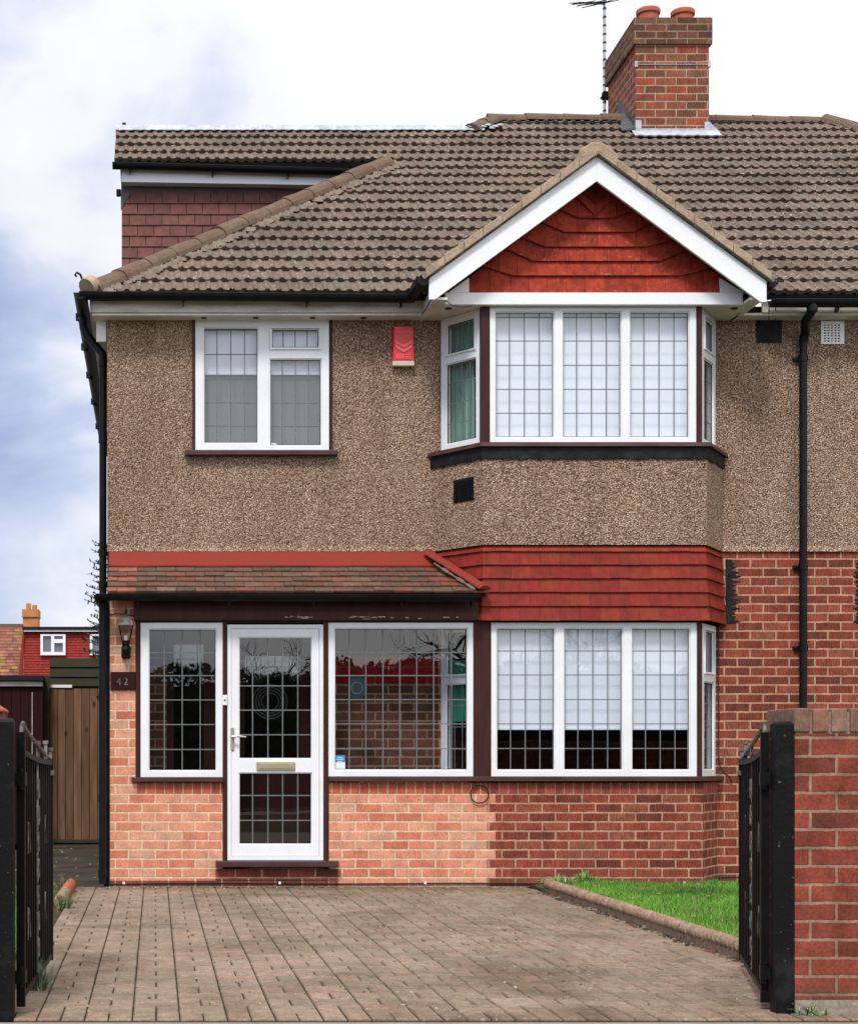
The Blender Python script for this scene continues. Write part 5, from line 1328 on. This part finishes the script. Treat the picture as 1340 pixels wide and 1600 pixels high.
# blinds and curtains
def blind(label, x0, x1, z0, z1, y, group=None, mat='blind', cat='blind'):
    t = thing('roller_blind', label, cat, ((x0 + x1) / 2, y, z1), group)
    mb = MB(); n = 8
    for k in range(n):
        a, b = x0 + (x1 - x0) * k / n, x0 + (x1 - x0) * (k + 1) / n
        ya_, yb_ = y + .002 * math.sin(k * 1.3), y + .002 * math.sin((k + 1) * 1.3)
        mb.face([(a, ya_, z0), (b, yb_, z0), (b, yb_, z1), (a, ya_, z1)]); mb.face([(a, ya_ + .002, z0), (a, ya_ + .002, z1), (b, yb_ + .002, z1), (b, yb_ + .002, z0)])
    mb.build('blind_fabric', MT[mat], t)
    MB().box(x0, x1, y - .006, y + .008, z0 - .018, z0 + .004).build('bottom_bar', MT[mat], t, bevel=.003)
    return t
names = ['left', 'middle', 'right']
for k, (a, b) in enumerate(((770, 871), (876, 976), (981, 1081))):
    blind('white roller blind fully down in the %s light of the upstairs bay' % names[k], X(a, YF), X(b, YF), Z(690, YF), Z(481, YF), YF + .09, 'white blinds in the bay windows')
    blind('white roller blind two-thirds down in the %s light of the ground floor bay' % names[k], X(a + 1, YF), X(b + 1, YF), Z(1137, YF), Z(976, YF), YF + .09, 'white blinds in the bay windows')
blind('short white blind at the top of the upstairs window left of the alarm box', X(309, YW), X(510, YW), Z(579, YW), Z(498, YW), YW + .09)
tag(MB().box(X(309, YW), X(510, YW), YW + .11, YW + .125, Z(702, YW), Z(560, YW)).build('grey_board', MT['grey_blind']), 'plain grey stand-in board behind the lower half of the left upstairs window', 'screen')  # flat board added to give the lower panes their even grey
mb = MB(); c = (X(427, YW), YW + .07, Z(697, YW)); mb.lathe([(.02, 0), (.045, .008), (.05, .02), (.03, .034), (.005, .038)], c, 16)
tag(mb.build('soap_dish', MT['upvc'], smooth=True), 'small white oval dish on the inner sill of the left upstairs window', 'dish')
def curtain(M, x0, x1, z0, z1, mat, y, amp=.02, per=.06):
    mb = MB(M); n = 40
    for k in range(n):
        a, b = x0 + (x1 - x0) * k / n, x0 + (x1 - x0) * (k + 1) / n
        f = lambda x: y + amp * math.sin(x / per * 6.28)
        mb.face([(a, f(a), z0), (b, f(b), z0), (b, f(b), z1), (a, f(a), z1)])
    return mb.build('curtain', MT[mat])
tag(curtain(MUL, .02, .30, 0.03, 1.12, 'pale_green', .10), 'green curtain at the wall side of the angled upstairs bay window', 'curtain')
tag(curtain(MUL, .28, WUL - .01, 0.03, 1.12, 'net_curtain', .13, .012, .045), 'pale net curtain behind the angled upstairs bay window', 'curtain')
tag(curtain(MGL, .04, WGL - .02, 0.47, 1.0, 'green_curtain', .08, .004, .12), 'green blind in the angled ground bay window behind the porch glass', 'blind')
def inv_side(z0, z1):
    B = bay(-.1); mb = MB(); mb.hexa([(B[2].x - .02, B[2].y + .05, z0), (B[3].x - .05, B[3].y, z0), (B[3].x - .04, B[3].y + .01, z0), (B[2].x - .01, B[2].y + .06, z0), (B[2].x - .02, B[2].y + .05, z1), (B[3].x - .05, B[3].y, z1), (B[3].x - .04, B[3].y + .01, z1), (B[2].x - .01, B[2].y + .06, z1)]); return mb
tag(inv_side(ZU0 + .05, ZU1 - .05).build('curtain', MT['net_curtain']), 'pale curtain in the narrow right side window of the upstairs bay', 'curtain')

# ------------------------------------------------------------------ boundary: posts, gates, walls
yp = 7.28
def gate_post(x0, x1, y, h, label):
    mb = MB(); c = .006
    mb.box(x0, x1, y, y + .078, -.05, h - .012); mb.hexa([(x0, y, h - .012), (x1, y, h - .012), (x1, y + .078, h - .012), (x0, y + .078, h - .012), (x0 + .012, y + .012, h), (x1 - .012, y + .012, h), (x1 - .012, y + .066, h), (x0 + .012, y + .066, h)])
    o = mb.build('gate_post', MT['chipped_black'], bevel=.004); return tag(o, label, 'gate post', 'black gate posts')
gate_post(X(1212, yp), X(1241, yp) - .002, yp, Z(1127, yp), 'black timber gate post against the red brick boundary wall')
gate_post(X(22, 7.12) - .085, X(22, 7.12), 7.12, Z(1122, 7.12), 'black gate post at the left edge, left of the driveway')
rnd = random.Random(40)
BW = thing('boundary_wall', 'chest-high red brick garden wall with a brick-on-edge top right of the driveway', 'wall', (3.6, yp, 0))
xw = X(1241, yp); zt = Z(1107, yp); zcop = Z(1146, yp)
MB().box(xw, 7.5, yp, yp + .32, -.05, zcop).build('brick_body', MT['pier_brick'], BW)
mb = MB(); x = xw - .012; k = 0
MB().box(xw + .004, 7.5, yp + .004, yp + .31, zcop, zt - .014).build('mortar_bed', MT['mortar'], BW)
for k in range(60):
    q = rnd.uniform(.8, 1.15); mb.cur = tuple(v * q for v in rnd.choice([(0.17,0.095,0.065), (0.23,0.105,0.07), (0.15,0.10,0.07), (0.20,0.12,0.085)]))
    a = xw - .004 + k * .0795; mb.box(a, a + .068, yp - .006 + rnd.uniform(-.003, .003), yp + .325, zcop + .006, zt + rnd.uniform(-.004, .004))
mb.build('coping_bricks', MT['plain_tile'], BW, bevel=.006)
MB().hexa([(xw - .006, yp - .03, -.02), (4.5, yp - .04, -.02), (4.5, yp + .01, -.02), (xw, yp + .01, -.02), (xw - .002, yp - .008, .055), (4.5, yp - .006, .06), (4.5, yp + .01, .06), (xw, yp + .01, .055)]).build('mortar_footing', MT['mortar'], BW)
LP = thing('brick_pier', 'low brick pier at the left edge behind the black gate post', 'pier', (-.78, 7.3, 0))
MB().box(-1.3, X(5, 7.22) , 7.21, 7.45, -.05, Z(1112, 7.21)).build('brick_body', MT['pier_brick'], LP)
MB().prism_xz([(-1.3, Z(1112, 7.2)), (X(5, 7.22) + .004, Z(1112, 7.2)), (X(5, 7.22) + .004, Z(1108, 7.2)), (-.70, Z(1094, 7.2)), (-1.3, Z(1094, 7.2))], 7.2, 7.46).build('cap_brick', MT['terracotta'], LP, bevel=.004)

def gate(label, M, L, flip=1, fin=3):
    """local: x from hinge (0) to free end (L), z up"""
    g = thing('iron_gate', label, 'gate', M @ Vector((0, 0, 0)))
    g['group'] = 'pair of black iron gates'
    zr = lambda x: 1.115 - .050 * (x / L) - .012 * math.sin(math.pi * x / L)
    def P(m, name, mat='black_iron', **k): return m.build(name, MT[mat], g, **k)
    m = MB(M); m.box(-.018, .018, -.018, .018, .03, 1.20); m.box(L - .03, L, -.014, .014, .05, zr(L) + .02)
    n = 14
    for k in range(n): a, b = L * k / n, L * (k + 1) / n; m.hexa([(a, -.012, zr(a) - .012), (b, -.012, zr(b) - .012), (b, .012, zr(b) - .012), (a, .012, zr(a) - .012), (a, -.012, zr(a) + .012), (b, -.012, zr(b) + .012), (b, .012, zr(b) + .012), (a, .012, zr(a) + .012)])
    m.box(.018, L - .03, -.011, .011, .06, .085)
    P(m, 'gate_frame')
    nb = 14
    for k in range(1, nb):
        x = L * k / nb
        if k == 7: continue
        m = MB(M); m.box(x - .0075, x + .0075, -.0075, .0075, .085, zr(x) - .01); P(m, 'bar')
    # scrolled centre panel
    m = MB(M); cx = L * .5; z = .13
    for s in (-1, 1):
        zz = .16
        while zz < .98:
            pts = []
            for q in range(15):
                a = -math.pi / 2 + q * .42; r = .052 * (1 - q / 22)
                pts.append((cx + s * (.012 + r * (1 + math.cos(a)) * .5), 0, zz + .04 + r * math.sin(a)))
            m.tube(pts, .0085, 6); zz += .125
    m.box(cx - .006, cx + .006, -.006, .006, .085, zr(cx) - .01)
    for q in (.22, .78):
        for zz in (.34, .72):
            for s in (-1, 1):
                m.tube([(L * q + s * (.010 + .045 * math.sin(a * .5)), 0, zz + .085 * math.cos(a * 1.0) * (1 - a / 9)) for a in [k * .45 for k in range(12)]], .0055, 6)
    P(m, 'scrollwork', 'worn_iron')
    # sweeping brace with a curl over the hinge
    pts = [(.012, 0, zr(0) - .02), (.012, 0, zr(0) + .09), (.03, 0, 1.225), (.075, 0, 1.24), (.13, 0, 1.225)]
    for q in range(1, 9): f = q / 8; pts.append((.13 + (L - .15) * f, 0, 1.225 - (1.225 - zr(L) - .015) * (f ** .85)))
    m = MB(M); m.tube(pts, .0095, 8); P(m, 'top_sweep', 'worn_iron', smooth=True)
    for x, h in ((L * .52, .075), (L * .80, .09), (L - .016, .06)):
        m = MB(M); m.box(x - .008, x + .008, -.008, .008, zr(x), zr(x) + h); m.box(x - .013, x + .013, -.013, .013, zr(x) + h, zr(x) + h + .018); P(m, 'finial', 'worn_iron')
    for z in (1.0, .16): m = MB(M); m.box(-.05, .03, -.022, .022, z - .028, z + .028); m.tube([(-.032, 0, z - .045), (-.032, 0, z + .045)], .014, 10); P(m, 'hinge')
    m = MB(M); m.box(L - .06, L + .02, -.02, .02, 1.0, 1.025); m.tube([(L + .01, 0, 1.0), (L + .01, 0, .99)], .018, 8); P(m, 'latch', 'worn_iron')
    return g
def gm(p, q):
    d = Vector((q[0] - p[0], q[1] - p[1])).normalized()
    return Matrix(((d.x, -d.y, 0, p[0]), (d.y, d.x, 0, p[1]), (0, 0, 1, 0), (0, 0, 0, 1)))
gate('left iron gate standing open, worn pale scrollwork, beside the spiky clump', gm((-.572, 7.27), (-.538, 8.85)), 1.52)
gate('right iron gate standing open against the lawn, beside the brick wall', gm((2.642, 7.40), (3.02, 8.80)), 1.43)

# ------------------------------------------------------------------ behind the house, left
yw = 21.5
SG = thing('side_gate', 'brown close-boarded timber gate closing the path beside the house', 'gate', (-1.0, yw, 0))
xa, xb = X(78, yw), -.42; n = 9; rnd = random.Random(3)
mb = MB()
for k in range(n):
    a = xa + (xb - xa) * k / n; b = xa + (xb - xa) * (k + 1) / n - .006; y = yw + rnd.uniform(-.008, .008); q = rnd.uniform(.75, 1.25); mb.cur = (0.150 * q, 0.085 * q, 0.050 * q); mb.box(a, b, y, y + .02, .06, Z(1076, yw))
mb.build('boards', MT['board_timber'], SG, bevel=.002)
MB().box(xa, xb, yw - .012, yw + .03, .02, .06).build('bottom_rail', MT['old_timber'], SG)
MB().box(xa - .01, X(113, yw), yw - .02, yw + .03, Z(1074.5, yw), Z(1070, yw)).build('white_strip', MT['white_paint'], SG)
FP = thing('fence_panel', 'old dark horizontal-board fence above and behind the side gate', 'fence', (-1.0, yw + .3, 0))
mb = MB()
for k, (a, b) in enumerate(((1028.5, 1042), (1043, 1057.5), (1058.5, 1072))): mb.hexa([(X(78, 21.8), 21.79 - .0, Z(b, 21.8)), (-.3, 21.79, Z(b, 21.8)), (-.3, 21.83, Z(b, 21.8)), (X(78, 21.8), 21.83, Z(b, 21.8)), (X(78, 21.8), 21.81, Z(a, 21.8)), (-.3, 21.81, Z(a, 21.8)), (-.3, 21.83, Z(a, 21.8)), (X(78, 21.8), 21.83, Z(a, 21.8))])
mb.box(X(78, 21.8), -.3, 21.835, 21.88, 0, Z(1029, 21.8))
mb.build('boards', MT['old_timber'], FP)
MB().box(X(68, 21.4), X(77.5, 21.4), 21.38, 21.48, 0, Z(1056, 21.4)).build('fence_post', MT['old_timber'], FP)
GR = thing('garage', 'low flat-roofed garage with dark maroon door left of the side gate', 'garage', (-2.5, 21.0, 0))
MB().box(-4.6, X(68, 21.2), 21.2, 27, 0, Z(1066, 21.2)).build('garage_wall', MT['maroon'], GR)
mb = MB(); 
for k in range(22): a = -4.4 + k * .14; 
mb = MB()
x = -4.2
while x < X(66, 21.15): mb.box(x, min(x + .105, X(67, 21.15)), 21.15, 21.19, .02, Z(1074, 21.15)); x += .11
mb.build('garage_door', MT['maroon'], GR)
MB().box(-4.7, X(68, 21.1), 21.05, 27.1, Z(1063.5, 21.1), Z(1056, 21.1)).build('flat_roof', MT['felt'], GR)
MB().box(-4.3, X(67, 21.1), 21.10, 21.14, Z(1072, 21.1), Z(1065, 21.1)).build('lintel', MT['fascia'], GR)
MB().box(X(50, 21.1) , X(51, 21.1) , 21.12, 21.15, .8, 1.9).build('door_edge', MT['fascia'], GR)

# distant house
yd = 62.0
DH = thing('distant_house', 'distant house with red tile-hung loft dormer, orange tiled roof and chimney', 'house', (X(60, yd), yd, 0))
def tiles_wall(x0, x1, z0, z1, y, col, gz, gx, seed, lean=0.0, var=.2):
    rnd = random.Random(seed); mb = MB(); z = z0; c = 0
    while z < z1 - .01:
        x = x0 - (gx / 2 if c % 2 else 0); f = (z - z0); zz = min(z + gz, z1)
        while x < x1:
            a, b = max(x, x0), min(x + gx, x1)
            if b - a > .02:
                q = rnd.uniform(1 - var, 1 + var); cc = col(rnd, (a + b) / 2, z) if callable(col) else col; mb.cur = tuple(v * q for v in cc)
                mb.hexa([(a, y + f * lean - .03, z), (b - .004, y + f * lean - .03, z), (b - .004, y + f * lean, z), (a, y + f * lean, z), (a, y + (f + gz) * lean, zz), (b - .004, y + (f + gz) * lean, zz), (b - .004, y + (f + gz) * lean + .02, zz), (a, y + (f + gz) * lean + .02, zz)])
            x += gx
        z += gz; c += 1
    return mb
MB().box(X(-160, yd), X(200, yd), yd + 3.6, yd + 11, -.06, 3.2).build('house_wall', MT['cream'], DH)
zr0, zr1 = 2.2, Z(981, yd + 4.0)
def rc(r, x, z):
    n = noise.noise(Vector((x * 1.3, z * 1.3, 0)))
    if n > .15 and z > 4.3 and r.random() < .7: return r.choice([(0.28, 0.17, 0.06), (0.24, 0.11, 0.05)])
    return r.choice([(0.22, .075, .045), (0.26, .10, .06), (0.16, .058, .042), (0.22, .085, .06)])
tiles_wall(X(-170, yd), X(38, yd + 1), zr0, zr1, yd + .5, rc, .125, .20, 5, lean=.85).build('tiled_roof', MT['plain_tile'], DH)
MB().box(X(-170, yd + 4.2), X(36, yd + 4.2), yd + 3.9, yd + 4.4, zr1 - .05, zr1 + .15).build('ridge', MT['ridge'], DH)
ydd = yd + 1.6
tiles_wall(X(38, ydd), X(200, ydd), Z(1075, ydd), Z(989, ydd), ydd, (0.24, .024, .018), .10, .17, 6, var=.14).build('dormer_tile_hanging', MT['red_tile'], DH)
MB().box(X(38, ydd), X(200, ydd), ydd + .05, yd + 9, 1.0, Z(984, ydd)).build('dormer_wall', MT['maroon'], DH)
MB().box(X(36, ydd), X(200, ydd), ydd - .25, yd + 9, Z(984.5, ydd), Z(980, ydd)).build('dormer_roof', MT['felt'], DH)
MB().box(X(38, ydd), X(200, ydd), ydd - .2, ydd - .1, Z(987.5, ydd), Z(984.8, ydd)).build('dormer_fascia', MT['white_paint'], DH)
MB().prism_xz([(X(30, ydd), Z(1056, ydd)), (X(35, ydd), Z(1056, ydd)), (X(39, ydd), Z(985, ydd)), (X(36.5, ydd), Z(985, ydd))], ydd - .12, ydd + .1).build('verge_strip', MT['red_flashing'], DH)
for u in (64, 141):
    w_ = MB().grid([X(u, ydd), X(u + 4, ydd), X(u + 16.5, ydd), X(u + 21.5, ydd), X(u + 35, ydd), X(u + 39, ydd)], [Z(1024, ydd), Z(1019, ydd), Z(1005, ydd), Z(999, ydd), Z(994, ydd), Z(991.5, ydd)],
        lambda x, z: not ((X(u + 4, ydd) < x < X(u + 16.5, ydd) and Z(1019, ydd) < z < Z(994, ydd)) or (X(u + 21.5, ydd) < x < X(u + 35, ydd) and (Z(1019, ydd) < z < Z(1005, ydd) or Z(999, ydd) < z < Z(994, ydd)))), ydd - .14, ydd - .02)
    wo = w_.build('window', MT['upvc'], DH)
    p = MB(); p.face([(X(u + 2, ydd), ydd - .05, Z(1021, ydd)), (X(u + 37, ydd), ydd - .05, Z(1021, ydd)), (X(u + 37, ydd), ydd - .05, Z(993, ydd)), (X(u + 2, ydd), ydd - .05, Z(993, ydd))]); p.build('pane', MT['glass'], wo)
    q = MB(); q.box(X(u + 2, ydd), X(u + 37, ydd), ydd - .04, ydd - .032, Z(1021, ydd), Z(993, ydd)); q.build('curtain_lining', MT['grey_blind'], wo)
ych = yd + 4.4; ck = MB().box(X(36, ych), X(60, ych), ych, ych + 1, 4, Z(964, ych)); ck.box(X(35, ych), X(61, ych), ych - .06, ych + 1.06, Z(964, ych), Z(952, ych))
mdc = plain('distant_brick', (0.50, 0.20, 0.08), .9, .3, 3, .1, col2=(0.24, 0.14, 0.06), c2amt=.7); ck = ck.build('chimney', mdc, DH)
for u, v in ((44, 941.5), (53.5, 944)): MB().lathe([(.24 * .45, 0), (.22 * .45, Z(v, ych) - Z(952, ych)), ], (X(u, ych), ych + .4, Z(952, ych)), 12).build('chimney_pot', mdc, ck) if False else MB().tube([(X(u, ych), ych + .4, Z(952, ych)), (X(u, ych), ych + .4, Z(v, ych))], 3.9 * ych / F, 12).build('chimney_pot', mdc, ck)

# conifer tips showing past the downpipes
def conifer():
    t = thing('conifer_tree', 'sparse young conifer whose branch tips show left of the downpipe', 'tree', (X(178, 24), 24, 0))
    rnd = random.Random(6); bx = X(178, 24); mbt = MB(); mbt.tube([(bx, 24, 0), (bx + .02, 24, 2), (bx, 24, 4.1)], [.06, .04, .012], 8); mbt.build('trunk', MT['bark'], t)
    mb = MB(); br = MB()
    for k in range(96):
        z = 1.3 + 2.95 * k / 96 + rnd.uniform(-.05, .05); a = rnd.uniform(0, 6.28) if k % 3 else math.pi + rnd.uniform(-.5, .5); L = (.72 - (z - 1.3) * .14) * rnd.uniform(.6, 1.0); 
        z -= .12; p0 = Vector((bx, 24, z)); d = Vector((math.cos(a), math.sin(a), .35)); p1 = p0 + d * L + Vector((0, 0, -.06)); br.tube([p0, p0.lerp(p1, .5) + Vector((0, 0, -.03)), p1], [.010, .006, .003], 5)
        for j in range(26):
            f = .2 + .8 * j / 25; c = p0.lerp(p1, f) + Vector((0, 0, -.03 * math.sin(3.14 * f))); s = Vector((rnd.gauss(0, 1), rnd.gauss(0, 1), rnd.gauss(0, .6) + .25)).normalized()
            ln = rnd.uniform(.05, .11) * (1.2 - .5 * f); w_ = s.cross(Vector((0, 0, 1))).normalized() * .012; q = rnd.uniform(.7, 1.3); mb.cur = (0.03 * q, .075 * q, .035 * q)
            mb.face([c - w_, c + w_, c + s * ln * .6 + w_ * .8, c + s * ln, c + s * ln * .6 - w_ * .8])
    br.build('branches', MT['bark'], t); mb.build('foliage', MT['leaf'], t)
conifer()

# ------------------------------------------------------------------ across the road (seen in the glass)
def hedge(name, label, x0, x1, y0, y1, h, n, seed):
    t = thing(name, label, 'hedge', ((x0 + x1) / 2, (y0 + y1) / 2, 0)); rnd = random.Random(seed); mb = MB()
    MB().box(x0 + .15, x1 - .15, y0 + .15, y1 - .15, 0, h - .12).build('inner_growth', MT['bark'], t)
    for k in range(n):
        x = rnd.uniform(x0, x1); hh = h + noise.noise(Vector((x * .5, 0, seed))) * .5 + noise.noise(Vector((x * 2, 0, seed))) * .2; z = rnd.uniform(0.05, hh)
        y = y1 - abs(rnd.gauss(0, .12)) + noise.noise(Vector((x, z, 1))) * .15 if rnd.random() < .75 else rnd.uniform(y0, y1)
        if rnd.random() < .25: z = hh + rnd.gauss(0, .08); y = rnd.uniform(y0, y1)
        c = Vector((x, y, z)); a = Vector((rnd.gauss(0, 1), rnd.gauss(0, 1), rnd.gauss(0, 1))).normalized(); b = a.orthogonal().normalized(); s = rnd.uniform(.05, .10); q = rnd.uniform(.5, 1.3); mb.cur = (0.035 * q, .065 * q, .022 * q)
        mb.face([c - a * s, c - b * s * .5, c + a * s, c + b * s * .5])
    mb.build('foliage', MT['leaf'], t)
hedge('hedge', 'dark evergreen hedge across the road, mirrored in the porch door', -6, 4.2, -9.2, -8.0, 2.85, 9000, 3)
hedge('hedge', 'tall unclipped hedge across the road, mirrored in the bay window', 3.7, 14, -9.2, -8.0, 3.1, 11000, 4)
def bare_tree(label, x, y, h, seed, spread=1.0):
    t = thing('bare_tree', label, 'tree', (x, y, 0)); rnd = random.Random(seed); tr = MB(); tw = MB()
    def grow(p, d, L, r, lev, mb):
        n = 4; pts = [p]; c = p.copy(); dd = d.copy()
        for k in range(n):
            dd = (dd + Vector((rnd.gauss(0, .14), rnd.gauss(0, .14), rnd.gauss(0, .08) + (.02 if lev < 3 else 0)))).normalized(); c = c + dd * L / n; pts.append(c.copy())
        mb.tube(pts, [r * (1 - .12 * k) for k in range(n + 1)], 6 if lev < 2 else 4, cap=False)
        if lev >= 5: return
        m = (3, 4, 4, 3, 3)[lev]
        for k in range(m):
            ax = dd.orthogonal().normalized(); ax.rotate(Matrix.Rotation(rnd.uniform(0, 6.28), 3, dd)); ang = rnd.uniform(.35, .95) * spread
            nd = (dd * math.cos(ang) + ax * math.sin(ang)).normalized()
            if lev > 1: nd = (nd + Vector((0, 0, -.12))).normalized()
            q = pts[-1 - (k % 3)] if lev else pts[-1]
            grow(q, nd, L * rnd.uniform(.6, .78), r * .55, lev + 1, tw)
    grow(Vector((x, y, 0)), Vector((0, 0, 1)), h * .30, .14, 0, tr)
    tr.build('trunk', MT['bark'], t); tw.build('crown', MT['bark'], t)
bare_tree('bare branching tree across the road, mirrored in the large porch window', 6.1, -5.4, 7.0, 3, 1.25)
bare_tree('bare tree across the road further left, mirrored above the door', 2.4, -14.5, 5.6, 9, 1.1)
